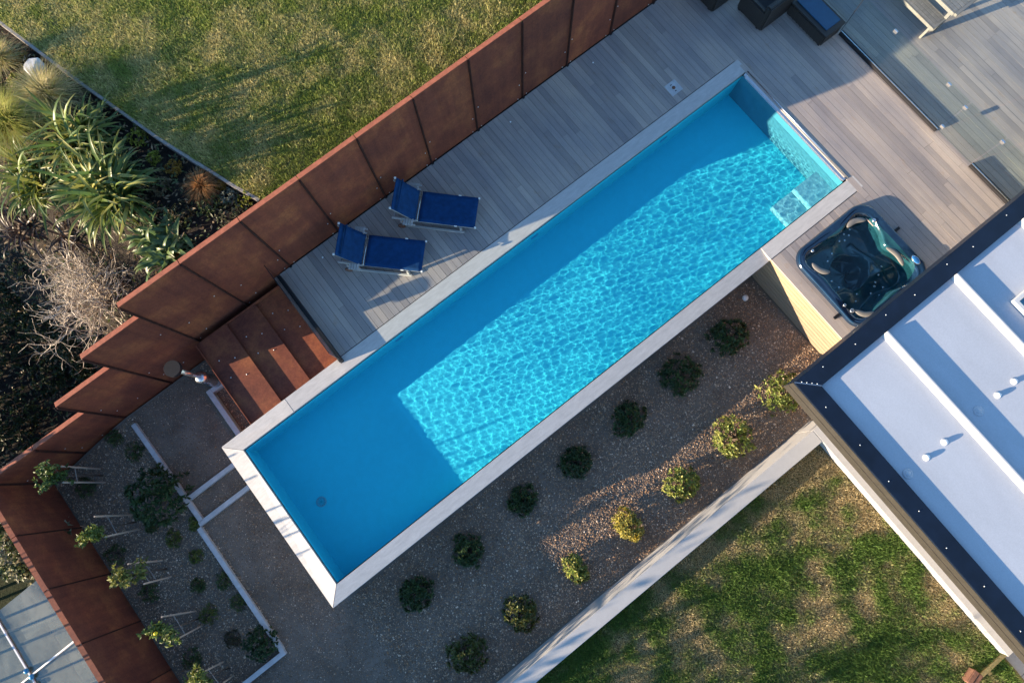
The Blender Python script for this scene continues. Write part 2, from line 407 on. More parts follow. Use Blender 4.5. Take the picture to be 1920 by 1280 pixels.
structure('ground', MB().add([(-900, -900, -2.7), (900, -900, -2.7), (900, 900, -2.7), (-900, 900, -2.7)], [(0, 1, 2, 3)]).mesh('ground'), 'scrub')
structure('gravel_garden', grid_mesh('gravel_garden', -4.14, 11.46, -7.25, 2.26, 0.2, garden_z,
          keep=lambda x, y: not (x > 0.25 and y > -3.75 and y < -0.15)), 'gravelbed')
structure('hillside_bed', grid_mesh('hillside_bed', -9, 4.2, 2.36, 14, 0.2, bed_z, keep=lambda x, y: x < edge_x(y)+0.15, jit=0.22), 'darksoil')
structure('upper_lawn', grid_mesh('upper_lawn', 0.4, 15, 2.36, 14, 0.1, lambda x, y: LAWN_Z, keep=lambda x, y: x > edge_x(y), jit=0.03), 'lawnbed')
structure('lower_lawn', grid_mesh('lower_lawn', -4, 9.85, -15, -7.45, 0.12, lambda x, y: LOW_LAWN_Z, jit=0.03), 'lawnbed')

def grass(name, area, n, zf, dens_col, ln=(0.035, 0.075), seed=1):
    r = np.random.default_rng(seed)
    x = r.uniform(area[0], area[1], n); y = r.uniform(area[2], area[3], n)
    z, ok = zf(x, y); x, y, z = x[ok], y[ok], z[ok]
    P = np.stack([x, y, z], 1); P = P[in_view(P, 60)]; k = len(P)
    a = r.uniform(0, 2*np.pi, k); lean = r.uniform(0.15, 1.1, k)
    D = np.stack([np.cos(a)*lean, np.sin(a)*lean, np.ones(k)], 1); D = unit(D)
    Sx = unit(np.cross(D, r.normal(size=(k, 3)))); w = r.uniform(0.004, 0.010, k)[:, None]
    g, L_ = dens_col(P[:, 0], P[:, 1], r)
    l = (r.uniform(*ln, k)*L_*np.where(r.random(k) < 0.08, 1.7, 1.0))[:, None]
    V = np.stack([P-Sx*w, P+Sx*w, P+D*l], 1).reshape(-1, 3)
    me = mesh_np(name, V, np.arange(k*3).reshape(-1, 3), np.repeat(g, 3, 0))
    return me
def upper_col(x, y, r):
    a = fbm(x*0.55, y*0.55, 11); b = fbm(x*3.2, y*3.2, 12)
    t = np.clip((a*0.55+b*0.6-0.47)*3.2+r.normal(0, 0.28, len(x)), 0, 1)[:, None]
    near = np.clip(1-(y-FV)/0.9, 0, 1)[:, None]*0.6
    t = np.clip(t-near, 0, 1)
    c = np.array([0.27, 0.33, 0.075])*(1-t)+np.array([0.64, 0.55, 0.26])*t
    c = c*r.uniform(0.75, 1.25, (len(x), 1))
    return c, 0.75+0.8*fbm(x*2.1, y*2.1, 13)
def lower_col(x, y, r):
    a = fbm(x*0.8, y*0.8, 21, 5); b = fbm(x*3.0, y*3.0, 22)
    t = np.clip((a*0.8+b*0.75-0.62)*4.0+r.normal(0, 0.25, len(x)), 0, 1)[:, None]
    c = np.array([0.13, 0.21, 0.05])*(1-t)+np.array([0.50, 0.41, 0.24])*t
    c = c*r.uniform(0.7, 1.25, (len(x), 1))
    c = c*1.3
    return c, (1.25-0.55*t[:, 0])*(0.7+0.7*fbm(x*2.3, y*2.3, 23))
ex = np.vectorize(edge_x)
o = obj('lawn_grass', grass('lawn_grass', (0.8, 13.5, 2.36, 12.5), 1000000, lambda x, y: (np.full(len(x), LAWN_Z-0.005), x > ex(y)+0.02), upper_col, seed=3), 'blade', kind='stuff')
tag(o, 'dry yellow-green grass of the upper lawn behind the fence', 'grass')
o = obj('lawn_grass', grass('lower_lawn_grass', (-0.5, 9.8, -14, -7.5), 700000, lambda x, y: (np.full(len(x), LOW_LAWN_Z-0.005), np.full(len(x), True)), lower_col, seed=4), 'blade', kind='stuff')
tag(o, 'patchy green grass of the lower lawn beside the house', 'grass')

# gravel: loose stones on the bed
def gravel(n, seed=5):
    r = np.random.default_rng(seed)
    x = r.uniform(-4.1, 11.42, n); y = r.uniform(-7.2, 2.2, n)
    ok = ~((x > -0.05) & (y > -4.0) & (y < 0.25)) & ~((x > 0.4) & (y > 0.2))
    x, y = x[ok], y[ok]
    z = np.where(x > -1.75, GRAVEL_Z, GRAVEL_Z-0.65*(np.clip(-x-1.75, 0, 2.4)/2.4)**1.2)
    P = np.stack([x, y, z], 1); P = P[in_view(P, 60)]; k = len(P); x, y = P[:, 0], P[:, 1]
    path = (x < 0.2) & (x > -1.6) & (y > -3.9) | (x < 0.0) & (y < -3.9)
    s = np.clip(r.lognormal(-4.55, 0.34, k), 0.006, 0.026)*np.where(path, 0.68, 1.0)
    base = np.array([(1, 0, 0), (0, 1, 0), (-1, 0, 0), (0, -1, 0), (0, 0, 0.8), (0, 0, -0.5)], float)
    fc = np.array([(0, 1, 4), (1, 2, 4), (2, 3, 4), (3, 0, 4)])
    a = r.uniform(0, 6.28, k); ca, sa = np.cos(a), np.sin(a)
    B = np.repeat(base[None], k, 0)*s[:, None, None]*r.uniform(0.65, 1.35, (k, 1, 3)); B += r.normal(0, 0.12, B.shape)*s[:, None, None]
    X = B[..., 0]*ca[:, None]-B[..., 1]*sa[:, None]; Y = B[..., 0]*sa[:, None]+B[..., 1]*ca[:, None]
    V = np.stack([X+x[:, None], Y+y[:, None], B[..., 2]+P[:, 2][:, None]+s[:, None]*0.35], -1)
    pal = np.array([(0.13, 0.10, 0.085), (0.20, 0.165, 0.135), (0.28, 0.235, 0.195), (0.10, 0.09, 0.085), (0.36, 0.33, 0.30), (0.22, 0.15, 0.10), (0.50, 0.48, 0.45)])
    ci = r.choice(len(pal), k, p=[.24, .24, .16, .16, .07, .10, .03]); c = pal[ci]*r.uniform(0.75, 1.25, (k, 1))
    c = np.where(path[:, None], c*0.8, c)*(0.7+0.65*fbm(x*0.9, y*0.9, 41))[:, None]*np.array([1.55, 1.26, 1.0])
    idx = (np.arange(k)[:, None, None]*6+fc[None]).reshape(-1, 3)
    return mesh_np('gravel_stones', V.reshape(-1, 3), idx, np.repeat(c, 6, 0))
tag(obj('gravel_stones', gravel(290000), 'stone', kind='stuff'), 'loose brown and grey gravel stones covering the garden bed', 'gravel')

# ------------------------------------------------------------------ the pool
PX0, PX1, PY0, PY1 = 0.0, 14.02, -3.96, 0.0        # outer edge of the coping
IX0, IX1, IY0, IY1 = 0.36, 13.86, -3.62, -0.36     # inner faces
WL, FL = -0.2, -0.7
pool = thing('swimming_pool', 'long blue lap pool with pale stone coping running through the garden', 'pool', (0, 0, 0))
mb = MB()
mb.add([(IX0, IY0, FL), (IX1, IY0, FL), (IX1, IY1, FL), (IX0, IY1, FL)], [(0, 1, 2, 3)])
o = mb.build('pool_floor', 'poolpaint', pool); o.cycles.is_caustics_receiver = True
def quad(a, b, c, d, name, m, par):
    return MB().add([a, b, c, d], [(0, 1, 2, 3)]).build(name, m, par)
TOPI = -0.045
for a, b, mt in (((IX0, IY0), (IX0, IY1), 'poolpaint'), ((IX0, IY1), (IX1, IY1), 'poolpaint'), ((IX1, IY0), (IX0, IY0), 'poolpaint')):
    o = quad((*a, FL), (*b, FL), (*b, TOPI), (*a, TOPI), 'pool_wall', mt, pool); o.cycles.is_caustics_receiver = True
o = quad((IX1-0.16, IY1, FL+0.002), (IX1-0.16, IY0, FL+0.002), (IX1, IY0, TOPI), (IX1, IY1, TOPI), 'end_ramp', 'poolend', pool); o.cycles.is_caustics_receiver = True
# outer shell, the side that stands free above the gravel
mb = MB(); mb.box((PX0+0.04, PY0+0.04, -2.2), (IX0-0.01, PY1-0.04, -0.13)); mb.box((IX0-0.01, PY0+0.04, -2.2), (PX1-0.1, IY0-0.01, -0.13)); mb.box((IX0-0.01, IY1+0.01, -2.2), (PX1-0.1, PY1-0.04, -0.13))
mb.build('outer_shell', 'curb', pool)
DROP = 0.05
def slab(name, pts, par, th=0.085):
    """coping piece given by its four top corners"""
    v = [Vector(p) for p in pts]; lo = [p-Vector((0, 0, th)) for p in v]
    return MB().add(v+lo, [(0, 1, 2, 3), (7, 6, 5, 4), (0, 4, 5, 1), (1, 5, 6, 2), (2, 6, 7, 3), (3, 7, 4, 0)]).build(name, 'coping', par, bevel=0.006)
DX = 11.44                                          # where the deck meets the lower coping
# sloping end piece and lower side (they shed water outwards), flat upper side and flat piece by the deck
slab('coping', [(PX0, PY0, -DROP-0.035), (IX0-0.02, IY0-0.02, 0), (IX0-0.02, IY1+0.02, 0), (PX0, PY1, -DROP)], pool)
slab('coping', [(PX0+0.003, PY0-0.002, -DROP-0.035), (DX, PY0, -DROP-0.035), (DX, IY0-0.02, 0), (IX0-0.017, IY0-0.022, 0)], pool)
slab('coping', [(DX+0.003, PY0, 0), (PX1+0.1, PY0, 0), (PX1+0.1, IY0-0.02, 0), (DX+0.003, IY0-0.02, 0)], pool)
slab('coping', [(PX0+0.002, PY1+0.002, -DROP), (IX0-0.017, IY1+0.022, 0), (1.6, IY1+0.02, 0), (1.6, PY1, 0)], pool)
slab('coping', [(1.603, IY1+0.02, 0), (PX1, IY1+0.02, 0), (PX1, PY1, 0), (1.603, PY1, 0)], pool)
# underwater steps at the far end
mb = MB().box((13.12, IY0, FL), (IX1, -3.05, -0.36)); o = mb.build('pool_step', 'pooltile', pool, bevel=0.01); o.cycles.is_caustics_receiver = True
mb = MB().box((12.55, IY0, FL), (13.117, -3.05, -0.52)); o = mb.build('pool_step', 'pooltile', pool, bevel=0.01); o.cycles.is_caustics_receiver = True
dr = at(603, 940, -1.55)
o = MB().lathe([(0.11, 0.0), (0.11, 0.012), (0.085, 0.018), (0.085, 0.008), (0.0, 0.008)], 24).build('drain', 'pooltile', pool, tuple(at(603, 940, FL)))
for i in range(6):
    MB().box((-0.08, -0.006, 0), (0.08, 0.006, 0.022)).build('drain_slot', 'poolpaint', o).rotation_euler = (0, 0, math.pi*i/6)
# cover roller slot at the right-hand end
mb = MB().box((PX1-0.165, IY0+0.02, -0.07), (PX1+0.005, IY1-0.02, -0.012)); mb.build('cover_lid', 'steel', pool, bevel=0.02)
MB().tube([(PX1-0.03, IY0-0.0, -0.005), (PX1-0.03, IY1, -0.005)], 0.02).build('cover_roller', 'steel', pool)
for yy in (IY0+0.04, IY1-0.04): MB().box((PX1-0.16, yy-0.025, -0.02), (PX1-0.09, yy+0.025, 0.015)).build('roller_bracket', 'steel', pool, bevel=0.006)
for x in (4.2, 7.9, 11.6): MB().box((x-0.09, IY1-0.012, -0.36), (x+0.09, IY1-0.002, -0.27)).build('inlet', 'bluecap', pool)

CAUSTIC = 0.16
# water surface with real ripples
def water():
    st = 0.0092; nx = int((IX1-IX0)/st); ny = int((IY1-IY0)/st)
    xs = np.linspace(IX0, IX1, nx+1); ys = np.linspace(IY0, IY1, ny+1); X, Y = np.meshgrid(xs, ys)
    r = np.random.default_rng(17); Z = np.zeros_like(X)
    for i in range(70):
        lam = 0.042*(0.34/0.042)**r.random(); k = 2*np.pi/lam; a = r.uniform(0, 2*np.pi)
        b = a-SUN_AZ; sens = 2.9*math.cos(b)**2+0.17*math.sin(b)**2         # ripples run finer along the low light
        Z += CAUSTIC/(sens*k*k)*np.sin(k*(X*np.cos(a)+Y*np.sin(a))+r.uniform(0, 6.28))
    # smoother towards the deep end, livelier in the middle
    env = 0.55+0.6*np.clip((X-1)/6, 0, 1)-0.35*np.clip((X-11.2)/2.4, 0, 1)
    Z = Z*env*(0.45+1.1*fbm(X*0.8+3, Y*0.8+1, 31, 3))
    V = np.stack([X, Y, Z+WL], -1).reshape(-1, 3); i = np.arange(nx+1); idx = np.arange((nx+1)*(ny+1)).reshape(ny+1, nx+1)
    Fc = np.stack([idx[:-1, :-1], idx[:-1, 1:], idx[1:, 1:], idx[1:, :-1]], -1).reshape(-1, 4)
    return mesh_np('pool_water', V, Fc, smooth=True)
wat = obj('water', water(), 'water', kind='structure'); wat.cycles.is_caustics_caster = True

# ------------------------------------------------------------------ the deck
deck = structure('deck', MB().box((14.03, -9, -0.09), (24, 8, -0.05)).box((3.02, 0.012, -0.09), (14.0, 2.32, -0.05)).box((11.48, -4.3, -0.09), (14.0, -3.97, -0.05)).box((11.48, -7.4, -0.09), (11.9, -4.3, -0.05)).box((13.75, -9, -0.09), (14.03, -4.3, -0.05)).mesh('deck'), 'black')  # black sheet stands in for the shaded void under the boards
BW = 0.14
board_me = MB().box((-0.5, -0.5, -0.5), (0.5, 0.5, 0.5)).mesh('board')
def board(x, y0, y1):
    o = obj('board', board_me, 'deck', deck); o.location = (x, (y0+y1)/2, -0.014+rng.uniform(-0.0015, 0.0015)); o.scale = (BW-0.006, y1-y0-0.004, 0.026); return o
nb = 0
TX, TY, TR = 12.83, -5.22, 1.06
x = 3.02+BW/2
while x < 21.2:
    if x < 14.0-0.02:
        cut = rng.uniform(0.5, 1.8) if rng.random() < 0.35 else None
        if cut: board(x, 0.012, cut); board(x, cut, FV-0.03)
        else: board(x, 0.012, FV-0.03)
        if x > 11.6:
            if TX-TR+0.22 < x < TX+TR-0.22: board(x, TY+TR-0.2, PY0-0.012)
            else: board(x, -7.2, -5.2+rng.uniform(-.8, .8)) if False else board(x, -7.2, PY0-0.012)
    else:
        lo, hi = -8.4, 2.25 if x < 15 else 4.6
        if x > 17: lo, hi = -6.5, 3.4
        y = lo
        while y < hi-0.05:
            l = rng.uniform(2.6, 4.6)
            y2 = hi if hi-(y+l) < 1.0 else y+l
            if x < 14.1+BW and False: pass
            board(x, y, y2); y = y2
    x += BW
# cladding below the deck edge
clad = structure('deck_skirt', MB().box((11.49, -7.3, -1.4), (11.53, -3.9, -0.03)).mesh('deck_skirt'), 'black')
pl = MB().box((-0.5, -0.5, -0.5), (0.5, 0.5, 0.5)).mesh('plank')
for i in range(9):
    o = obj('plank', pl, 'plank', clad); o.location = (11.475, -5.6, -0.035-0.14*(i+0.5)); o.scale = (0.022, 3.3, 0.127)
board(11.46+BW/2-0.012, -7.2, PY0-0.012)
# skimmer lid and small deck lights
p = at(1263, 165, 0.0)
sk = thing('skimmer_lid', 'white square skimmer lid with round brown cap let into the deck', 'skimmer lid', (p.x, p.y, 0.0), 0.0)
MB().box((-0.15, -0.15, -0.003), (0.15, 0.15, 0.006)).build('plate', 'curb', sk, bevel=0.002)
MB().lathe([(0.04, 0.006), (0.04, 0.012), (0, 0.014)], 16).build('cap', 'log', sk)
for s in (-1, 1): MB().box((-0.03, s*0.085-0.01, 0.006), (0.01, s*0.085+0.01, 0.009)).build('finger_slot', 'black', sk)
for px_, lab in (((957, 229), 'tiny white deck light above the loungers, middle one along the fence'), ((1112, 118), 'tiny white deck light nearest the skimmer lid'), ((605, 482), 'tiny white deck light left of the lower lounger')):
    p = at(*px_, 0.0); t = thing('deck_light', lab, 'deck light', (p.x, p.y, 0), group='deck lights along the fence')
    MB().lathe([(0.022, 0.0), (0.022, 0.006), (0.016, 0.009), (0.0, 0.009)], 14).build('lens', 'whiteplastic', t)
    MB().lathe([(0.028, 0.0), (0.028, 0.004), (0.023, 0.004)], 14).build('trim_ring', 'steel', t)

# ------------------------------------------------------------------ corten fences
def corten_panel(fence, x0, x1, z0, z1, axis='x', pos=0.0, th=0.012, capw=0.11):
    """one sheet with a folded cap; visible face looks towards -Y (axis x) or +X (axis y)"""
    g = 0.006
    if axis == 'x':
        mb = MB().box((x0+g, pos, z0), (x1-g, pos+th, z1)); 
        cp = MB().add([(x0+g, pos-0.006, z1+0.012), (x1-g, pos-0.006, z1+0.012), (x1-g, pos+capw, z1-0.03), (x0+g, pos+capw, z1-0.03), (x0+g, pos-0.006, z1+0.0005), (x1-g, pos-0.006, z1+0.0005), (x1-g, pos+capw, z1-0.12), (x0+g, pos+capw, z1-0.12)],
                      [(0, 1, 2, 3), (0, 4, 5, 1), (3, 2, 6, 7), (0, 3, 7, 4), (1, 5, 6, 2)])
        cp.build('cap', 'cortencap', fence, bevel=0.003)
        mb.box((x1-g-0.008, pos+0.012, z0), (x1-g, pos+0.05, z1-0.02))
    else:
        mb = MB().box((pos-th, x0+g, z0), (pos, x1-g, z1)); mb.box((pos-capw, x0+g, z1-0.004), (pos, x1-g, z1+0.008))
        mb.box((pos-capw, x0+g, z1-0.12), (pos-capw+0.008, x1-g, z1-0.004))
        mb.box((pos, x0+g, z0), (pos+0.03, x0+g+0.008, z1-0.02))
    pn = mb.build('panel', 'corten', fence, bevel=0.0015)
    if axis == 'x': MB().box((x0-0.008, pos-0.045, z0), (x0+0.008, pos-0.001, z1-0.03)).box((x0-0.022, pos-0.006, z0), (x0+0.022, pos-0.0012, z1-0.03)).build('seam_strip', 'cortenshade', pn)
    else: MB().box((pos+0.001, x0-0.006, z0), (pos+0.025, x0+0.006, z1-0.03)).box((pos+0.0012, x0-0.015, z0), (pos+0.006, x0+0.015, z1-0.03)).build('seam_strip', 'cortenshade', pn)
    return pn
bolt_me = MB().lathe([(0.013, 0), (0.013, 0.006), (0.006, 0.011), (0, 0.011)], 8).mesh('bolt')
def bolt(par, p, d):
    o = obj('bolt', bolt_me, 'galv', par, p); o.rotation_euler = Vector(d).to_track_quat('Z', 'Y').to_euler(); return o
fa = thing('corten_fence', 'tall rusty corten steel fence stepping down beside the deck and lawn', 'fence', (0, 0, 0))
PW = 1.268; xj = 0.77
zs = lambda i: 2.63
for i in range(12):
    x0 = xj+i*PW; zb = 0.0 if x0 > 2.9 else -1.32
    pn = corten_panel(fa, x0, x0+PW, zb, 2.63, 'x', FV)
    MB().box((x0-0.03, FV+0.02, zb), (x0+0.03, FV+0.08, 2.5)).build('post', 'corten', fa)
    if x0 > 2.9:
        for dx, z in ((-0.12, 0.03), (0.12, 0.03), (-0.08, 0.55), (0.09, 0.85)): bolt(pn, (x0+dx, FV-0.001, z), (0, -1, 0))
        MB().box((x0-0.02, FV-0.06, 0.0), (x0+0.03, FV-0.036, 0.05)).build('foot_bracket', 'black', fa)
    else:
        for dx, z in ((-0.12, -0.3), (0.14, -0.1), (0.1, 0.6), (-0.4, 0.9)): bolt(pn, (x0+dx+0.2, FV-0.001, z), (0, -1, 0))
for x0, x1, zt, zb in ((-0.5, 0.77, 1.93, -1.5), (-1.77, -0.5, 1.0, -1.6), (-3.04, -1.77, 0.06, -2.1), (-4.15, -3.04, 0.06, -2.3)):
    pn = corten_panel(fa, x0, x1, zb, zt, 'x', FV)
    MB().box((x0-0.03, FV+0.02, zb), (x0+0.03, FV+0.08, zt-0.1)).build('post', 'corten', fa)
    for dx, z in ((0.1, zb+1.3), (0.16, zb+0.8), (0.62, zb+0.7)): bolt(pn, (x0+dx, FV-0.001, z), (0, -1, 0))
LX = -4.15
fb = thing('corten_fence', 'low rusty corten steel fence behind the staked young trees', 'fence', (0, 0, 0))
yj = 2.3
for i in range(8):
    corten_panel(fb, yj-(i+1)*1.27, yj-i*1.27-(0.01 if i == 0 else 0), -2.2, 0.1, 'y', LX)
    MB().box((LX-0.08, yj-i*1.27-0.03-(0.08 if i == 0 else 0), -2.2), (LX-0.02, yj-i*1.27+0.03-(0.08 if i == 0 else 0), 0.0)).build('post', 'corten', fb)

# ------------------------------------------------------------------ stepped corten stairs, pit and glass screen
st = thing('corten_steps', 'broad rusty steel steps between the fence and the pool coping', 'steps', (0, 0, 0))
for i, (x0, x1, z) in enumerate(((0.74, 1.47, -0.10), (1.47, 2.19, -0.165), (2.19, 2.98, -0.23))):
    tr = MB().box((x0+0.002, 0.02, z-0.012), (x1+(0.025 if i < 2 else 0), 2.12, z)).build('tread', 'corten', st, bevel=0.002)
    if i: MB().box((x0+0.004, 0.02, z+0.002), (x0+0.014, 2.12, z+0.05)).build('riser', 'corten', st)
    for yb in (1.1, 1.55): bolt(tr, (x0+0.2, yb+0.1*i, z), (0, 0, 1)); bolt(tr, (x0+0.5, yb-0.15+0.1*i, z), (0, 0, 1))
MB().box((0.73, 0.02, -0.62), (0.742, 2.12, -0.045)).build('side_plate', 'corten', st)
MB().box((0.75, 2.125, -0.9), (2.98, 2.137, -0.10)).build('side_plate', 'corten', st)
structure('stair_pit', MB().box((0.20, 0.03, -2.2), (0.72, 1.46, -1.75)).mesh('stair_pit'), 'darksoil')
pe = thing('pit_kerb', 'short pale concrete kerb round the dark pit under the rusty steps', 'kerb', (0, 0, 0))
MB().box((0.05, 0.03, -1.6), (0.17, 1.56, -1.12)).build('kerb_side', 'curb', pe, bevel=0.006)
MB().box((0.172, 1.45, -1.6), (0.5, 1.56, -1.12)).build('kerb_end', 'curb', pe, bevel=0.006)
gs = thing('glass_screen', 'low glass screen in dark channel between the rusty steps and the deck', 'glass screen', (3.0, 1.1, 0))
MB().box((-0.05, -1.22, -0.1), (0.03, 1.1, 0.16)).build('channel', 'black', gs, bevel=0.004)
MB().box((-0.018, -1.2, 0.161), (-0.006, 1.08, 0.95)).build('pane', 'glass', gs)
MB().box((-0.02, -1.2, 0.951), (-0.004, 1.08, 0.957)).build('top_edge', 'black', gs)
fl_b = at(408, 716, -1.2); fl_t = at(327, 670, 0.85)
fl = thing('flue_pipe', 'grey metal flue pipe with flat dark cap beside the rusty steps', 'flue', (fl_b.x, fl_b.y, GRAVEL_Z))
h = 0.85-GRAVEL_Z
MB().lathe([(0.13, 0), (0.13, 0.5), (0.10, 0.56), (0.10, 0.75), (0.13, 0.8), (0.13, 0.95), (0.06, 1.0)], 20).build('tank', 'steel', fl)
MB().tube([(0, 0, 0.95), (0, 0, h-0.2)], 0.05, 12).build('pipe', 'steel', fl)
MB().lathe([(0.06, h-0.28), (0.09, h-0.24), (0.09, h-0.12), (0.05, h-0.08)], 16).build('collar', 'steel', fl)
MB().prism([(0.165*math.cos(k*math.pi/12), 0.165*math.sin(k*math.pi/12)) for k in range(24)], h-0.1, h).build('cap', 'black', fl)
for k, (p, q) in enumerate((((-1.66, 2.0), (-1.60, -0.72)), ((-1.55, -0.14), (0.03, -0.14)), ((-1.68, -0.745), (0.03, -0.745)), ((-1.72, -0.80), (-1.70, -3.98)), ((-1.66, -4.03), (-4.1, -4.03)))):
    lab = ('pale concrete kerb from the fence past the big dark shrub', 'upper short pale concrete kerb running into the pool end wall', 'lower short pale concrete kerb running into the pool end wall',
           'long straight pale concrete kerb between staked trees and gravel path', 'pale concrete kerb cornering below the round ball shrub')[k]
    t = thing('kerb', lab, 'kerb', (p[0], p[1], GRAVEL_Z), group='concrete kerbs in the gravel')
    L_ = (Vector(q)-Vector(p)).length; n = max(1, round(L_/1.35)); d = (Vector(q)-Vector(p)).normalized()
    for i in range(n):
        a = d*(L_*i/n+0.002); b = d*(L_*(i+1)/n-0.002)
        MB().bar((a.x, a.y, 0.0), (b.x, b.y, 0.0), 0.105, 0.2).build('kerb_stone', 'curb', t, bevel=0.006)

# ------------------------------------------------------------------ white garden walls, paving, log
ww = thing('garden_wall', 'low white rendered wall between gravel bed and lower lawn', 'wall', (0, 0, 0))
MB().box((-4.0, -7.5, -2.0), (9.80, -7.24, -0.34)).build('wall_body', 'wallwhite', ww)
MB().box((-4.0, -7.515, -0.337), (9.80, -7.225, -0.3)).build('wall_cap', 'wallwhite', ww, bevel=0.008)
wb = thing('garden_wall', 'white rendered plinth wall along the foot of the house', 'wall', (0, 0, 0))
MB().box((9.82, -12.75, -2.0), (10.25, -7.24, -0.34)).build('wall_body', 'wallwhite', wb)
MB().box((9.803, -12.76, -0.337), (10.3, -7.225, -0.295)).build('wall_cap', 'wallwhite', wb, bevel=0.008)
pv = structure('paving', MB().box((8.6, -15, -0.75), (12, -12.9, -0.655)).mesh('paving'), 'curb')
for i in range(5):
    for j in range(3):
        MB().box((9.2+i*0.46+0.004, -13.36-j*0.46+0.004, -0.654), (9.2+(i+1)*0.46-0.004, -13.36-(j-1)*0.46-0.004, -0.62)).build('paver', 'paver', pv, bevel=0.004)
ed = thing('timber_edging', 'yellow timber board edging the paving by the lawn', 'edging', (9.4, -12.83, LOW_LAWN_Z))
MB().box((-1.4, -0.045, -0.1), (0.52, 0.045, 0.06)).build('edging_board', 'edging', ed, bevel=0.006)
MB().box((-0.05, -0.11, -0.2), (0.04, -0.047, 0.04)).build('peg', 'edging', ed, bevel=0.004)
p = at(1825, 1270, -0.45)
lg = thing('timber_post', 'cracked red-brown timber block at the corner of the lower lawn', 'timber block', (p.x, p.y, LOW_LAWN_Z), 0.2)
MB().box((-0.14, -0.10, 0), (0.14, 0.10, 0.22)).build('block', 'log', lg, bevel=0.015)
MB().box((-0.10, -0.012, 0.221), (0.12, 0.0, 0.226)).build('crack', 'black', lg)

# ------------------------------------------------------------------ the house
RZ = 2.7; RX, RY = 9.0, -5.82; RX1, RY1 = 20.0, -17.0
ho = thing('house', 'flat-roofed house with pale ribbed roof and dark metal parapet', 'house', (0, 0, 0))
MB().box((10.6, -17, -2.0), (19.6, -6.9, 2.25)).build('wall', 'wallwhite', ho)
MB().box((RX+0.03, RY1, 2.25), (RX1, RY-0.03, 2.60)).build('roof_slab', 'fascia', ho)
roof = MB().box((RX+0.05, RY1, 2.602), (RX1, RY-0.05, 2.625)).build('roof_membrane', 'roof', ho)
# parapet caps with a mitred corner
cw = 0.32
capa = MB().add([(RX, RY, RZ), (RX1, RY, RZ), (RX1, RY-cw, RZ-0.012), (RX+cw, RY-cw, RZ-0.012), (RX, RY, RZ-0.4), (RX1, RY, RZ-0.4), (RX1, RY-cw, 2.6), (RX+cw, RY-cw, 2.6)],
         [(0, 3, 2, 1), (0, 1, 5, 4), (3, 7, 6, 2), (0, 4, 7, 3), (1, 2, 6, 5)]).build('parapet_cap', 'cap', ho, bevel=0.006)
capb = MB().add([(RX, RY-0.004, RZ), (RX+cw-0.003, RY-cw-0.004, RZ-0.012), (RX+cw-0.003, RY1, RZ-0.012), (RX, RY1, RZ), (RX, RY-0.004, RZ-0.05), (RX+cw-0.003, RY-cw-0.004, 2.6), (RX+cw-0.003, RY1, 2.6), (RX, RY1, RZ-0.05)],
         [(0, 3, 2, 1), (0, 4, 7, 3), (1, 2, 6, 5)]).build('parapet_cap', 'cap', ho, bevel=0.006)
MB().box((RX-0.004, RY1, 2.2), (RX+0.028, RY-0.002, RZ-0.052)).build('fascia', 'fascia', ho, bevel=0.004)
MB().box((RX-0.012, RY1, 2.42), (RX-0.0045, RY-0.01, 2.45)).build('fascia_joint', 'fascia', ho)
MB().bar((RX, RY, RZ+0.001), (RX+cw, RY-cw, RZ-0.011), 0.012, 0.004).build('mitre_joint', 'steel', ho)
screw_me = MB().lathe([(0.010, 0), (0.010, 0.004), (0.005, 0.007), (0, 0.007)], 8).mesh('screw')
for k in range(7): obj('screw', screw_me, 'galv', capb, (RX+0.13+0.03*math.sin(k*2.7), RY-0.62-0.72*k+0.08*math.sin(k*5.1), RZ-0.004))
for k in range(9): obj('screw', screw_me, 'galv', capa, (RX+0.55+0.7*k+0.1*math.sin(k*3.3), RY-0.10-0.05*(k % 2), RZ-0.004))
for k in range(4): obj('screw', screw_me, 'galv', capa, (RX+0.1+0.06*k, RY-0.07-0.06*k, RZ-0.001))
for x in (10.77, 12.39, 14.01, 15.63):
    MB().add([(x-0.065, RY-cw, 2.625), (x+0.04, RY-cw, 2.625), (x+0.03, RY-cw, 2.72), (x+0.0, RY-cw, 2.72), (x-0.065, RY1, 2.625), (x+0.04, RY1, 2.625), (x+0.03, RY1, 2.72), (x, RY1, 2.72)],
             [(0, 1, 2, 3), (7, 6, 5, 4), (3, 7, 4, 0), (2, 6, 7, 3), (1, 5, 6, 2)]).build('roof_rib', 'rib', roof)
for (x, y), lab, kind in (((1905, 714), 'small white domed roof vent, furthest right on the roof', 1), ((1874, 740), 'small white domed roof vent, second from the right', 1), ((1838, 770), 'flat grey roof cap in the rib shadow between two vent pairs', 0),
                    ((1774, 828), 'small white domed roof vent, right one of the lower pair', 1), ((1740, 857), 'small white domed roof vent, left one of the lower pair', 1), ((1705, 888), 'flat round roof cap in the parapet shadow', 0)):
    p = at(x, y, 2.67); t = thing('roof_vent', lab, 'roof vent', (p.x, p.y, 2.625), group='roof vents')
    if kind:
        MB().lathe([(0.062, 0), (0.058, 0.008), (0.042, 0.012)], 20).build('flange', 'roof', t)
        MB().lathe([(0.042, 0.005), (0.046, 0.026), (0.039, 0.042), (0.022, 0.054), (0, 0.058)], 20).build('dome', 'whiteplastic', t)
    else:
        MB().lathe([(0.085, 0), (0.085, 0.008), (0.06, 0.012)], 24).build('flange', 'roof', t)
        MB().lathe([(0.05, 0.008), (0.05, 0.016), (0, 0.018)], 20).build('lid', 'roof', t)
p = at(1918, 566, 2.7)
t = thing('roof_skylight', 'white kerb box of a roof skylight at the right edge', 'skylight', (p.x, p.y, 2.625))
MB().box((-0.12, -0.55, 0), (0.6, 0.12, 0.09)).build('kerb', 'rib', t, bevel=0.01)
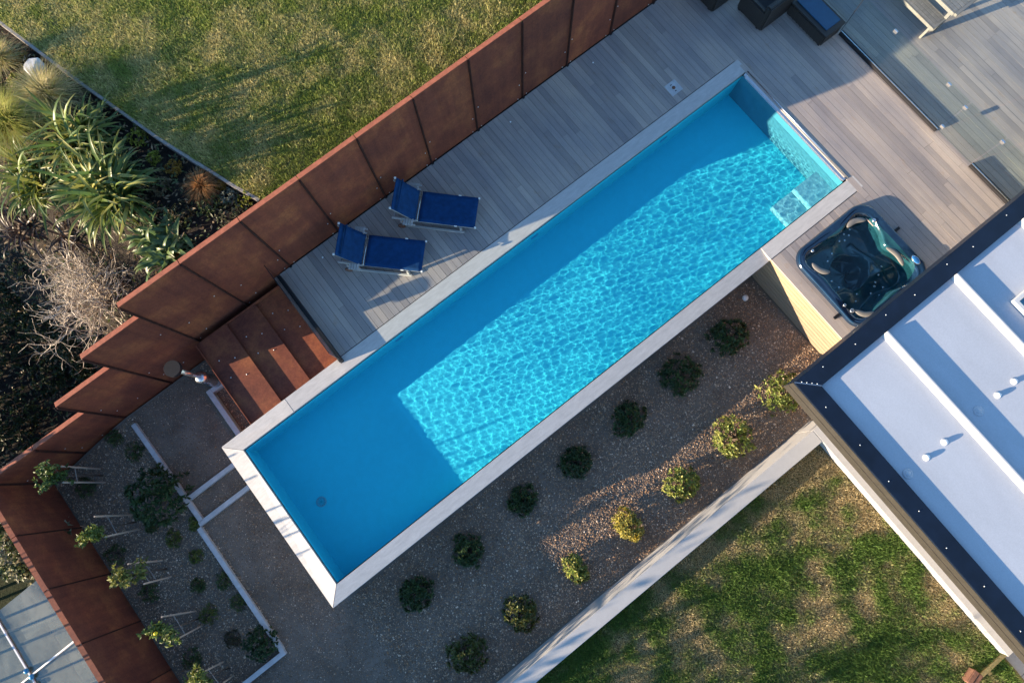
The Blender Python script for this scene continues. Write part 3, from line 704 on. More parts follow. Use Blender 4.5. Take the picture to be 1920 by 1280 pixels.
MB().box((-0.05, -0.48, 0.091), (0.53, 0.05, 0.1)).build('pane', 'cushion', t)

# ------------------------------------------------------------------ hot tub
def tub():
    t = thing('hot_tub', 'dark blue acrylic hot tub sunk in the deck beside the house', 'hot tub', (TX, TY, 0))
    Rr = 0.36; hw = TR
    def edge_r(th):      # outline: rounded square in polar form
        c, s = abs(math.cos(th)), abs(math.sin(th)); r = hw/max(c, s)
        for _ in range(30):
            x, y = r*c, r*s
            if x > hw-Rr and y > hw-Rr: d = math.hypot(x-hw+Rr, y-hw+Rr)-Rr
            else: d = max(x, y)-hw
            r -= d*0.8
        return r
    nth, rings = 144, 52; V = []; Fc = []
    for j in range(nth):
        th = 2*math.pi*j/nth; re = edge_r(th)
        for i in range(rings):
            f = 1-(i/(rings-1))**1.0; r = re*f if i < rings-1 else 0.001
            x, y = r*math.cos(th), r*math.sin(th); d = re-r
            wide = 0.12*math.exp(-((math.atan2(math.sin(th), math.cos(th)))/0.55)**2)            # wide control shelf on the right side
            scal = 0.035*math.cos(4*th+0.6)+0.018*math.cos(9*th)
            din = 0.20+wide+scal
            def sm(a, b, v): q = min(1, max(0, (v-a)/(b-a))); return q*q*(3-2*q)
            z = 0.12*math.sqrt(max(0, 1-(1-min(1, d/0.035))**2))-0.004
            z -= 0.02*sm(din*0.35, din*0.8, d)
            seat = -0.42+0.05*math.cos(3*th+1.0)+0.07*math.cos(th*2+0.5)
            z += (seat-0.1)*sm(din, din+0.15, d)
            z += 0.10*math.exp(-((x-0.42)/0.05)**2)*sm(din+0.1, din+0.2, d)*(1 if y < 0.45 else 0)*0.7          # arm ridges
            z += 0.09*math.exp(-((y+0.28+0.25*x)/0.06)**2)*sm(din+0.1, din+0.2, d)*0.6
            rf = math.hypot(x+0.05, y-0.02)
            z += (-0.30)*(1-sm(0.37, 0.405, rf))+0.02*math.exp(-((rf-0.42)/0.02)**2)*sm(din+0.1, din+0.2, d)
            V.append((x, y, z))
    def band(i0, i1):
        k = i1-i0+1; vv = [V[j*rings+i] for j in range(nth) for i in range(i0, i1+1)]
        return mesh_np('band', vv, [(j*k+i, ((j+1) % nth)*k+i, ((j+1) % nth)*k+i+1, j*k+i+1) for j in range(nth) for i in range(k-1)], smooth=True)
    obj('rim', band(0, 9), 'acrylic', t); obj('basin', band(9, rings-1), 'basin', t)
    # skirt down to the deck
    out = [(edge_r(2*math.pi*j/nth)*math.cos(2*math.pi*j/nth), edge_r(2*math.pi*j/nth)*math.sin(2*math.pi*j/nth)) for j in range(nth)]
    MB().add([(x*0.997, y*0.997, -0.03) for x, y in out]+[(x*0.997, y*0.997, 0.03) for x, y in out], [(j, (j+1) % nth, nth+(j+1) % nth, nth+j) for j in range(nth)], True).build('skirt', 'acrylic', t)
    wv = [(0, 0, -0.03)]+[(0.86*x, 0.86*y, -0.03) for x, y in out]
    MB().add(wv, [(0, 1+j, 1+(j+1) % nth) for j in range(nth)]).build('tub_water', 'tubwater', t)
    def pil(x, y, a, l, w=0.06):
        n = 14; vs = []; fs = []
        mb = MB(); pts = []
        for i in range(n):
            q = (i/(n-1)-0.5)*2; pts.append((q*l, -0.07*q*q, 0.0))
        mb.tube(pts, [w*(1-abs((i/(n-1)-0.5)*2)**4*0.75) for i in range(n)], 10)
        o = mb.build('pillow', 'pillow', t, (x, y, 0.085)); o.rotation_euler = (0, 0, a); o.scale = (1, 1, 0.4)
    pil(0.55, 0.79, -0.30, 0.22); pil(0.72, -0.30, -math.pi/2, 0.25); pil(-0.78, 0.45, math.pi/2+0.4, 0.2); pil(-0.70, -0.82, math.pi*0.75, 0.2)
    jet = MB().lathe([(0.024, 0), (0.026, 0.008), (0.016, 0.014), (0.0, 0.008)], 12).mesh('jet')
    r = random.Random(4)
    for x, y, z in [(0.35, 0.72, -.30), (0.45, 0.63, -.36), (0.30, 0.60, -.36), (0.52, 0.72, -.30), (0.2, 0.66, -.36), (-.5, .28, -.35), (-.55, .1, -.36), (-.52, -.1, -.36), (-.3, .48, -.38), (-.1, .55, -.4),
                    (.10, -.55, -.38), (-.08, -.62, -.36), (.22, -.68, -.36), (.02, -.76, -.34), (.18, -.5, -.38), (.48, -.15, -.38), (.52, -.32, -.36), (.35, -.42, -.38), (-.45, -.55, -.36), (-.3, -.45, -.4)]:
        obj('jet', jet, 'steel', t, (x, y, z+0.07))
    for x, y, s in ((-0.62, 0.86, 1.0), (0.86, 0.55, 1.3), (-0.90, -0.42, 1.0), (-0.86, -0.60, 1.4)):
        MB().lathe([(0.032*s, 0), (0.034*s, 0.014), (0.022*s, 0.022), (0.012*s, 0.014), (0, 0.02)], 16).build('valve', 'steel', t, (x, y, 0.10))
    mb = MB(); mb.lathe([(0.075, 0), (0.075, 0.012), (0.06, 0.018), (0, 0.018)], 24)
    o = mb.build('control_panel', 'controls', t, (0.93, -0.62, 0.115)); o.scale = (0.8, 1.35, 1)
    mb = MB().lathe([(0.082, 0), (0.082, 0.008), (0.074, 0.008)], 24); q = mb.build('panel_rim', 'steel', t, (0.93, -0.62, 0.114)); q.scale = (0.8, 1.35, 1)
    for sx, yy in ((1, 0.1), (-1, -0.5)):
        MB().box((-0.07, -0.03, 0), (0.07, 0.03, 0.03)).build('cover_clip', 'black', t, (sx*(hw+0.09), yy, 0.002))
tub()

# ------------------------------------------------------------------ glass pool fence on the right
gf = thing('glass_fence', 'frameless glass pool fence in black channels with an open gate gap', 'glass fence', (16.26, 0, 0))
for y0, y1 in ((-4.0, -0.95), (-6.9, -5.03)):
    MB().box((-0.06, y0, 0.0), (-0.028, y1, 0.085)).build('channel', 'black', gf, bevel=0.004)
    MB().box((-0.004, y0, 0.0), (0.036, y1, 0.085)).build('channel', 'black', gf, bevel=0.004)
    MB().box((-0.0275, y0, 0.0), (-0.0045, y1, 0.095)).build('gasket', 'steel', gf)
    MB().box((-0.022, y0, 0.0955), (-0.01, y1, 1.2)).build('pane', 'glass', gf)
MB().box((-0.022, -5.0, 0.06), (-0.01, -4.03, 1.2)).build('gate_pane', 'glass', gf)
MB().box((-0.022, -0.93, 0.06), (-0.01, 1.8, 1.2)).build('pane', 'glass', gf)
for y, z in ((-4.02, 0.22), (-4.02, 1.0), (-5.02, 1.05), (-1.9, 1.12), (-3.45, 1.12)):
    MB().box((-0.04, y-0.045, z-0.035), (0.008, y+0.045, z+0.035)).build('clip', 'steel', gf, bevel=0.005)
MB().box((-0.023, -0.945, 0.09), (-0.009, -0.935, 1.2)).build('edge_trim', 'black', gf)

# ------------------------------------------------------------------ loungers
def lounger(loc, rz, label):
    t = thing('sun_lounger', label, 'sun lounger', loc, rz, 'sun loungers on the deck')
    w = 0.34
    for s in (-1, 1):
        MB().bar((-0.55, s*0.30, 0.26), (1.22, s*0.30, 0.26), 0.04, 0.07).build('side_rail', 'palewood', t, bevel=0.005)
        MB().bar((-0.42, s*0.36, 0.035), (1.0, s*0.36, 0.035), 0.045, 0.05).build('skid', 'palewood', t, bevel=0.005)
        for x in (-0.35, 0.93): MB().bar((x, s*0.33, 0.0), (x, s*0.33, 0.25), 0.06, 0.045, (1, 0, 0)).build('leg', 'palewood', t, bevel=0.004)
        ar = MB()
        for k in range(4): ar.box((-0.27+0.055*k, s*0.40-0.075, 0.38), (-0.225+0.055*k, s*0.40+0.075, 0.40))
        ar.box((-0.27, s*0.40-0.06, 0.355), (-0.01, s*0.40-0.03, 0.379)); ar.box((-0.27, s*0.40+0.03, 0.355), (-0.01, s*0.40+0.06, 0.379))
        ar.box((-0.16, s*0.355-0.02, 0.05), (-0.11, s*0.355+0.02, 0.354))
        ar.build('armrest', 'palewood', t)
    for x in (-0.5, 0.25, 1.19): MB().bar((x, -0.28, 0.26), (x, 0.28, 0.26), 0.04, 0.05).build('cross_bar', 'palewood', t)
    def sheet(p0, p1, nrm, sag, name):
        n, k = 14, 8; V = []; Fc = []; p0, p1, nrm = Vector(p0), Vector(p1), Vector(nrm)
        for i in range(n+1):
            for j in range(k+1):
                a, b = i/n, j/k*2-1
                p = p0.lerp(p1, a)+Vector((0, b*w, 0)); p -= nrm*(sag*math.sin(math.pi*a)*(1-b*b)+0.004*math.sin(9*a+3*b))
                V.append(p)
        for i in range(n):
            for j in range(k): q = i*(k+1)+j; Fc.append((q, q+1, q+k+2, q+k+1))
        me = mesh_np(name, [tuple(v) for v in V], Fc, smooth=True); o = obj(name, me, 'canvas', t)
        sol = o.modifiers.new('thick', 'SOLIDIFY'); sol.thickness = 0.008
        return o
    bx, bz = -0.44, 0.57
    sheet((0.03, 0, 0.315), (1.24, 0, 0.315), (0, 0, 1), 0.02, 'seat_canvas')
    sheet((-0.03, 0, 0.325), (bx, 0, 0.325+bz), (bz, 0, -bx), 0.02, 'back_canvas')
    hem = MB().tube([(bx+0.12, -w-0.002, 0.325+bz-0.07), (bx+0.12, w+0.002, 0.325+bz-0.07)], 0.018, 8); hem.build('head_roll', 'canvas', t)
    for s in (-1, 1):
        MB().bar((-0.07, s*0.30, 0.27), (bx-0.055, s*0.30, 0.27+bz), 0.035, 0.035).build('back_rail', 'palewood', t)
        MB().box((bx-0.05, s*0.33-0.02, 0.30+bz), (bx-0.005, s*0.33+0.02, 0.335+bz)).build('corner_cap', 'whiteplastic', t, bevel=0.006)
        MB().box((1.225, s*0.33-0.02, 0.295), (1.265, s*0.33+0.02, 0.335)).build('corner_cap', 'whiteplastic', t, bevel=0.006)
        MB().box((0.8, s*0.345-0.012, 0.305), (0.86, s*0.345+0.008, 0.328)).build('clip', 'whiteplastic', t)
        MB().lathe([(0.07, -0.02), (0.08, -0.012), (0.08, 0.012), (0.07, 0.02)], 16).build('wheel', 'log', t, (-0.35, s*0.40, 0.08)).rotation_euler = (math.pi/2, 0, 0)
    for z0, z1, dx in ((0.3, 0.34, 0.0),): MB().tube([(0, -0.33, 0.31), (0, 0.33, 0.31)], 0.012, 8).build('hinge_rod', 'steel', t)
lounger((4.78, 1.44, 0), math.radians(-44.6), 'blue canvas sun lounger nearer the rusty steps')
lounger((6.25, 1.52, 0), math.radians(-45.4), 'blue canvas sun lounger further up the deck, behind the other')

# ------------------------------------------------------------------ furniture at the top right
ot = thing('wicker_ottoman', 'dark wicker ottoman with blue glossy top beside the glass fence', 'ottoman', (15.92, -0.36, 0))
MB().box((-0.30, -0.56, 0.03), (0.28, 0.56, 0.36)).build('body', 'wicker', ot, bevel=0.03)
MB().box((-0.315, -0.575, 0.361), (0.295, 0.575, 0.40)).build('top_frame', 'wicker', ot, bevel=0.012)
MB().box((-0.20, -0.46, 0.401), (0.23, 0.50, 0.425)).build('seat', 'cushion', ot, bevel=0.01)
for i in range(9): MB().box((-0.304, -0.5+i*0.115, 0.05), (-0.299, -0.47+i*0.115, 0.35)).build('weave_strip', 'wicker', ot)
for sx in (-1, 1):
    for sy in (-1, 1): MB().box((sx*0.24-0.025, sy*0.5-0.025, 0), (sx*0.24+0.025, sy*0.5+0.025, 0.03)).build('foot', 'black', ot)
def wicker_chair(loc, rz, label):
    t = thing('wicker_armchair', label, 'armchair', loc, rz, 'dark wicker armchairs')
    MB().box((-0.36, -0.36, 0.05), (0.36, 0.36, 0.30)).build('base', 'wicker', t, bevel=0.03)
    MB().box((-0.25, -0.30, 0.301), (0.34, 0.30, 0.42)).build('seat_cushion', 'black', t, bevel=0.04)
    for s in (-1, 1): MB().box((-0.36, s*0.37-0.06, 0.05), (0.36, s*0.37+0.06, 0.58)).build('arm', 'wicker', t, bevel=0.03)
    MB().box((-0.44, -0.43, 0.05), (-0.3, 0.43, 0.78)).build('backrest', 'wicker', t, bevel=0.03)
    for sx in (-1, 1):
        for sy in (-1, 1): MB().box((sx*0.3-0.03, sy*0.36-0.03, 0), (sx*0.3+0.03, sy*0.36+0.03, 0.05)).build('foot', 'black', t)
p = at(1448, 12, 0.3)
wicker_chair((15.25, 0.62, 0), math.pi/2, 'dark wicker armchair beside the blue-topped ottoman')
wicker_chair((14.72, 1.66, 0), math.pi/2, 'dark wicker armchair barely showing at the top edge')
bn = thing('dining_bench', 'silvered slatted timber bench beside the outdoor dining table', 'bench', (17.74, -1.25, 0))
for i in range(4): MB().box((-0.17+i*0.088, -0.95, 0.42), (-0.088+i*0.088, 1.4, 0.45)).build('slat', 'furn', bn, bevel=0.004)
for s in (-1, 1): MB().box((s*0.19-0.015, -1.0, 0.37), (s*0.19+0.015, 1.4, 0.452)).build('rail', 'furn', bn, bevel=0.004)
MB().box((-0.174, -1.0, 0.37), (0.174, -0.955, 0.45)).build('end_rail', 'furn', bn)
for s in (-1, 1): MB().bar((s*0.15, -0.9, 0), (s*0.17, -0.92, 0.37), 0.05, 0.06, (1, 0, 0)).build('leg', 'furn', bn)
tb = thing('dining_table', 'silvered slatted timber dining table at the top right edge', 'table', (18.35, -1.1, 0))
for i in range(9): MB().box((-0.44+i*0.099, -1.2, 0.72), (-0.346+i*0.099, 1.4, 0.75)).build('slat', 'furn', tb, bevel=0.004)
MB().box((-0.47, -1.27, 0.68), (0.47, -1.203, 0.752)).build('end_rail', 'furn', tb)
for s in (-1, 1):
    MB().box((s*0.47-0.02, -1.2, 0.66), (s*0.47+0.02, 1.4, 0.75)).build('side_rail', 'furn', tb)
    MB().bar((s*0.40, -1.12, 0), (s*0.40, -1.12, 0.68), 0.07, 0.07, (1, 0, 0)).build('leg', 'furn', tb)

# ------------------------------------------------------------------ greenhouse at the lower left
gh = thing('greenhouse', 'greenhouse roof of cloudy panels with white bars beyond the low fence', 'greenhouse', (-4.5, 0.2, -2.6))
def ghp(px_, py_, z): p = at(px_, py_, z); return Vector((p.x+4.5, p.y-0.2, z+2.6))
ZG = lambda x: -0.40-0.12*(-4.45-x)
for i in range(4):
    y0 = 0.22-i*1.5; x0, x1 = -4.45, -6.9
    for j in range(2):
        xa, xb = x0+(x1-x0)*j/2-0.02, x0+(x1-x0)*(j+1)/2+0.02
        a = [(xa+4.5, y0-0.2-0.02, ZG(xa)+2.6), (xb+4.5, y0-0.2-0.02, ZG(xb)+2.6), (xb+4.5, y0-1.5-0.2+0.02, ZG(xb)+2.6), (xa+4.5, y0-1.5-0.2+0.02, ZG(xa)+2.6)]
        lo = [(p[0], p[1], p[2]-0.01) for p in a]
        MB().add(a+lo, [(0, 3, 2, 1), (4, 5, 6, 7), (0, 1, 5, 4), (1, 2, 6, 5), (2, 3, 7, 6), (3, 0, 4, 7)]).build('roof_panel', 'poly', gh)
    if i: MB().bar((0.05, y0-0.2, ZG(-4.45)+2.63), (-2.4, y0-0.2, ZG(-6.9)+2.63), 0.03, 0.03).build('glazing_bar', 'whiteplastic', gh)
MB().bar((0.06, 0.05, ZG(-4.45)+2.6), (0.06, -6, ZG(-4.45)+2.6), 0.04, 0.05).build('gutter', 'whiteplastic', gh)
MB().bar((0.10, 0.05, ZG(-4.45)+2.5), (0.10, -6, ZG(-4.45)+2.5), 0.02, 0.02).build('cable', 'black', gh)
MB().bar((-1.175, 0.05, ZG(-5.7)+2.625), (-1.175, -6, ZG(-5.7)+2.625), 0.03, 0.03).build('ridge_bar', 'whiteplastic', gh)
for i in range(5): MB().lathe([(0.045, 0), (0.055, 0.02), (0.04, 0.05), (0, 0.055)], 14).build('blue_cap', 'bluecap', gh, (-1.175+0.03*math.sin(i*2.1), -1.35-0.16*i, ZG(-5.7)+2.64))
MB().box((-2.3, -6, 0), (0.02, 0.0, 0.02)).build('floor_slab', 'curb', gh)
for i in range(3): MB().box((-2.35, -0.02-2.9*i, 0), (-2.29, 0.04-2.9*i, ZG(-6.85)+2.58)).build('post', 'whiteplastic', gh); MB().box((0.0, -0.02-2.9*i, 0), (0.05, 0.04-2.9*i, ZG(-4.45)+2.57)).build('post', 'whiteplastic', gh)
for i in range(2): MB().box((-1.9+i*1.0, -5, 0.7), (-1.3+i*1.0, -0.5, 0.74)).build('potting_bench', 'furn', gh)

def rock(px_, r, label):
    q = at_terrain(*px_, bed_z, r*0.5); t = thing('rock', label, 'rock', (q.x, q.y, q.z)); bm = bmesh.new()
    bmesh.ops.create_icosphere(bm, subdivisions=3, radius=r); g = random.Random(3)
    dirs = [Vector((g.gauss(0, 1), g.gauss(0, 1), g.gauss(0, 1))).normalized() for _ in range(14)]
    for v in bm.verts:
        for d in dirs:
            e = v.co.dot(d)-r*0.72
            if e > 0: v.co -= d*e
        v.co.z = v.co.z*0.7+r*0.45
    me = bpy.data.meshes.new('stone'); bm.to_mesh(me); bm.free(); obj('stone', me, 'curb', t)
    MB().lathe([(r*0.98, -0.05), (r*0.9, 0.02), (0.02, 0.03)], 12).build('soil_collar', 'darksoil', t)
rock((68, 128), 0.24, 'pale grey rock behind the tan grass beside the lawn edging')
# timber edging of the upper lawn
le = thing('lawn_edging', 'thin pale timber edging along the upper lawn and flax bed', 'edging', (0, 0, 0))
for a, b in zip(PIX_EDGE, PIX_EDGE[1:]):
    MB().bar((a.x, a.y, LAWN_Z-0.12), (b.x, b.y, LAWN_Z-0.12), 0.06, 0.31).build('edging_board', 'furn', le, bevel=0.004)
a, b = PIX_EDGE[0], PIX_EDGE[0]-(PIX_EDGE[1]-PIX_EDGE[0])*1.5
MB().bar((a.x, a.y, LAWN_Z-0.12), (b.x, b.y, LAWN_Z-0.12), 0.06, 0.31).build('edging_board', 'furn', le)
p = at(1398, 558, -1.25)
t = thing('pipe_cap', 'round white pipe cap standing in the gravel by the pool wall', 'pipe cap', (p.x, p.y, GRAVEL_Z))
MB().lathe([(0.06, 0), (0.06, 0.07), (0.05, 0.08), (0, 0.082)], 20).build('lid', 'whiteplastic', t); MB().lathe([(0.068, 0), (0.068, 0.04), (0.061, 0.04)], 20).build('collar', 'whiteplastic', t)
p = at(790, 178, 2.66)

# ------------------------------------------------------------------ plants
def stem(par, h, r=0.02, name='stem'):
    return MB().tube([(0, 0, -0.05), (0.01, 0.008, h*0.5), (0, 0.0, h)], [r, r*0.8, r*0.5], 7).build(name, 'bark', par)

def rosette_bush(loc, r, h, label, cols, seed, n=75, ll=0.085, lw=0.036, group=None, name='shrub', k=10, cat='shrub', squash=(1, 1)):
    """mound made of many small leaf rosettes"""
    g = np.random.default_rng(seed); t = thing(name, label, cat, loc, 0, group)
    ph = g.uniform(0, 2*np.pi, n); ct = g.uniform(0.02, 1, n)**0.8; stn = np.sqrt(1-ct**2*0.96)
    lump = 0.66+0.72*fbm(np.cos(ph)*1.6+5+seed % 17, np.sin(ph)*1.6+ct*1.7+5, seed)
    rad = np.where(g.random(n) < 0.72, g.uniform(0.86, 1.02, n), g.uniform(0.5, 0.85, n))*lump
    C = np.stack([r*rad*stn*np.cos(ph)*squash[0], r*rad*stn*np.sin(ph)*squash[1], h*(0.12+0.88*rad*ct)], 1)
    No = unit(np.stack([stn*np.cos(ph), stn*np.sin(ph), ct+0.35], 1)+g.normal(0, 0.15, (n, 3)))
    tone = g.uniform(0.65, 1.3, n); ci = g.integers(0, len(cols), n)
    Ps, Ds, Ns, Ls, Cs = [], [], [], [], []
    T1 = unit(np.cross(No, g.normal(size=(n, 3)))); T2 = np.cross(No, T1)
    for j in range(k):
        a = 2*np.pi*j/k*1.618*2+g.uniform(-0.2, 0.2, n); tilt = (0.25+0.75*(j/k))
        D = No*(1.15-tilt)[..., None] if isinstance(tilt, np.ndarray) else No*(1.15-tilt)
        D = D+(T1*np.cos(a)[:, None]+T2*np.sin(a)[:, None])*(0.35+tilt)
        Ps.append(C); Ds.append(D); Ns.append(No); Ls.append(ll*g.uniform(0.7, 1.15, n)); Cs.append(np.array(cols)[ci]*tone[:, None]*g.uniform(0.8, 1.2, (n, 1)))
    me = leaf_mesh('foliage', np.concatenate(Ps), np.concatenate(Ds), np.concatenate(Ns), np.concatenate(Ls), lw, np.concatenate(Cs), droop=0.12)
    obj('foliage', me, 'leaf', t, kind='stuff')
    mb = MB()
    for i in range(7):
        a = g.uniform(0, 6.28); q = g.uniform(0.3, 0.75)
        mb.tube([(0, 0, -0.03), (r*q*0.5*math.cos(a), r*q*0.5*math.sin(a), h*0.35), (r*q*math.cos(a), r*q*math.sin(a), h*0.7)], [0.018, 0.012, 0.006], 6)
    mb.build('stem', 'bark', t)
    return t

GREEN = [(0.055, 0.095, 0.030), (0.075, 0.115, 0.035), (0.05, 0.085, 0.035)]
LIME = [(0.23, 0.27, 0.06), (0.32, 0.32, 0.09), (0.17, 0.22, 0.05)]
YELL = [(0.38, 0.33, 0.07), (0.46, 0.38, 0.08), (0.30, 0.28, 0.07)]
row1 = [((1370, 628), 37), ((1277, 703), 35), ((1180, 785), 32), ((1080, 867), 27), ((982, 938), 25), ((877, 1033), 27), ((778, 1113), 30)]
lab1 = ['largest dark green shrub beside the pool wall, nearest the white pipe cap', 'dark green shrub by the pool wall, second from the deck', 'dark green shrub by the pool wall, third from the deck',
        'small dark green shrub by the pool wall, fourth from the deck', 'small dark green shrub by the pool wall, fifth from the deck', 'dark green shrub by the pool wall, sixth from the deck', 'dark green shrub nearest the pool corner, last of the row']
for i, ((p, r), lab) in enumerate(zip(row1, lab1)):
    q = at(*p, GRAVEL_Z+0.22); R = r/1280*15.2*1.02
    rosette_bush((q.x, q.y, GRAVEL_Z), R, R*1.0, lab, GREEN, 100+i, n=int(70+210*R), group='shrubs in the gravel bed', squash=(rng.uniform(0.9, 1.08), rng.uniform(0.9, 1.08)))
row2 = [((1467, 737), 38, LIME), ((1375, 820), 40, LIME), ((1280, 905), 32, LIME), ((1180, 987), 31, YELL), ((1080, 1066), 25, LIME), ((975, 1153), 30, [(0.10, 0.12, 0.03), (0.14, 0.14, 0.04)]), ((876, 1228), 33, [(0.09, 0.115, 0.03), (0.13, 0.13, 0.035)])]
lab2 = ['sunlit lime green shrub tucked under the roof corner', 'largest sunlit lime green shrub beside the white wall', 'sunlit lime green shrub in the bright streak of gravel', 'bright yellow-green shrub with a notched outline in the gravel',
        'narrow olive green shrub between the yellow shrub and the bottom edge', 'olive green shrub in the shade, second from the bottom edge', 'olive green shrub nearest the bottom edge of the gravel']
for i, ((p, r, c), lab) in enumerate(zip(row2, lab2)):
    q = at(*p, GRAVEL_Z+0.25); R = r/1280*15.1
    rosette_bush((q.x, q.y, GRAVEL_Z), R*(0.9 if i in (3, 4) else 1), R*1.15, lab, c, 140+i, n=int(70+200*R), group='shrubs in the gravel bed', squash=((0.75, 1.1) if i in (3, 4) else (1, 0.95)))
# left garden
q = at_terrain(295, 932, garden_z, 0.4)
rosette_bush((q.x, q.y, q.z), 0.60, 0.85, 'big dark green spreading shrub overhanging the concrete kerb', [(0.03, 0.065, 0.02), (0.05, 0.085, 0.025), (0.06, 0.10, 0.03)], 171, n=190, ll=0.12, lw=0.04)
q = at_terrain(487, 1208, garden_z, 0.25)
rosette_bush((q.x, q.y, q.z), 0.33, 0.5, 'round clipped ball shrub in the corner of the kerb', [(0.035, 0.07, 0.025), (0.05, 0.09, 0.03)], 172, n=190, ll=0.055, lw=0.03)
tufts = [((325, 1010), 14, 'small dark tuft plant below the big shrub'), ((366, 1043), 12, 'small dark tuft plant beside the long kerb, upper one'), ((392, 1152), 15, 'brightest small green tuft beside the third staked tree'), ((370, 1097), 13, 'small brown tuft plant between two green tufts'),
         ((420, 1088), 14, 'small dark tuft plant touching the long kerb'), ((447, 1130), 14, 'small dim tuft plant near the lower part of the kerb'), ((435, 1197), 14, 'small star-shaped reddish plant left of the ball shrub'), ((283, 985), 12, 'small blackish tuft under the big shrub'),
         ((362, 981), 11, 'small tuft plant at the kerb corner'), ((252, 845), 16, 'small dim plant near the fence and kerb'), ((213, 822), 14, 'small dim plant at the foot of the stepped fence'), ((160, 915), 18, 'low dark plant under the first staked tree'),
         ((220, 1040), 20, 'low dark plant under the second staked tree'), ((280, 1110), 17, 'low dark plant under the third staked tree'), ((362, 1235), 18, 'low dark plant above the lowest staked tree')]
for i, (p, r, lab) in enumerate(tufts):
    q = at_terrain(*p, garden_z, 0.08); R = r/1280*15.6
    c = [(0.05, 0.08, 0.025), (0.07, 0.09, 0.03)] if i != 6 else [(0.07, 0.05, 0.03), (0.06, 0.06, 0.03)]
    if i in (0, 1, 2, 8): c = [(0.085, 0.11, 0.022), (0.11, 0.12, 0.03)]
    rosette_bush((q.x, q.y, q.z), R, R*1.0, lab, np.array(c)*1.5, 200+i, n=48, ll=0.07, lw=0.018, group='tuft plants in the left bed', name='tuft_plant', cat='plant')
# staked young trees
stk = [((100, 893), ((188, 879), (115, 874)), ((198, 904), (118, 904)), 38), ((170, 997), ((248, 965), (177, 968)), ((262, 991), (197, 1006)), 34), ((240, 1080), ((305, 1051), (240, 1057)), ((320, 1081), (270, 1094)), 34), ((307, 1184), ((368, 1146), (303, 1156)), ((379, 1172), (331, 1198)), 34), ((376, 1272), ((420, 1240), (376, 1262)), ((437, 1266), (415, 1284)), 32)]
slab_ = ['first staked young tree from the fence corner, darkest crown', 'second staked young tree, pale yellow-green crown', 'third staked young tree with two ties between its stakes', 'fourth staked young tree, with one yellow fruit', 'lowest staked young tree at the bottom edge']
for i, (c, s1, s2, r) in enumerate(stk):
    b1 = at_terrain(*s1[0], garden_z); b2 = at_terrain(*s2[0], garden_z); mid = (b1+b2)/2
    R = r/1280*14.6*0.82
    t = thing('young_tree', slab_[i], 'young tree', (mid.x, mid.y, mid.z), 0, 'staked young trees'); t['label'] = slab_[i]
    top = at(c[0], c[1], mid.z+1.55)-mid
    g = np.random.default_rng(300+i); n = 120
    d = unit(g.normal(size=(n, 3))); tips = unit(g.normal(size=(8, 3)))*R*g.uniform(0.45, 1.1, (8, 1)); C = np.array(top)+tips[g.integers(0, 8, n)]*g.uniform(0.35, 1.05, (n, 1))+g.normal(0, 0.17*R, (n, 3))
    base = np.array([(0.075, 0.115, 0.03), (0.15, 0.18, 0.035), (0.17, 0.17, 0.04), (0.12, 0.155, 0.035), (0.14, 0.16, 0.035)][i])
    P = np.repeat(C, 4, 0); D = np.repeat(d, 4, 0)+g.normal(0, 0.8, (n*4, 3)); cc = base*g.uniform(0.6, 1.5, (n*4, 1))*np.array([1, 1, 0.9])
    obj('crown', leaf_mesh('crown', P, D, g.normal(0, 0.4, (n*4, 3))+np.array([0, 0, 1]), g.uniform(0.07, 0.13, n*4), 0.045, cc, droop=0.2), 'leaf', t, kind='stuff')
    tp = Vector(top)
    mb = MB(); mb.tube([(0, 0, -0.05), tp*0.4+Vector((0.02, 0, 0)), tp], [0.02, 0.015, 0.008], 7)
    for k in range(6):
        e = tp+Vector(d[k])*R*0.8; mb.tube([tp*0.85, (tp*0.85+e)/2, e], [0.008, 0.006, 0.003], 5)
    mb.build('trunk', 'bark', t)
    tops = []
    for (bs, tp_), bb in ((s1, b1), (s2, b2)):
        tt = at(*tp_, bb.z+1.45); ov = tt-bb; lim = 0.25; hv = Vector((ov.x, ov.y, 0))
        if hv.length > lim: hv = hv.normalized()*lim
        e = Vector((hv.x, hv.y, 1.45)); o = bb-mid
        MB().bar(o-Vector((0, 0, 0.1)), o+e, 0.028, 0.028, (1, 0, 0)).build('stake', 'stake', t); tops.append((o, o+e))
    for f in ((0.55, 0.8) if i == 2 else (0.68,)):
        a = tops[0][0].lerp(tops[0][1], f); b = tops[1][0].lerp(tops[1][1], f)
        MB().bar(a, b, 0.008, 0.02).build('tie', 'furn', t)
    if i == 3:
        MB().lathe([(0.0, -0.05), (0.025, -0.035), (0.036, 0), (0.025, 0.035), (0, 0.05)], 12).build('fruit', 'lemon', t, tp+Vector((0.02, 0.03, R*0.95)))

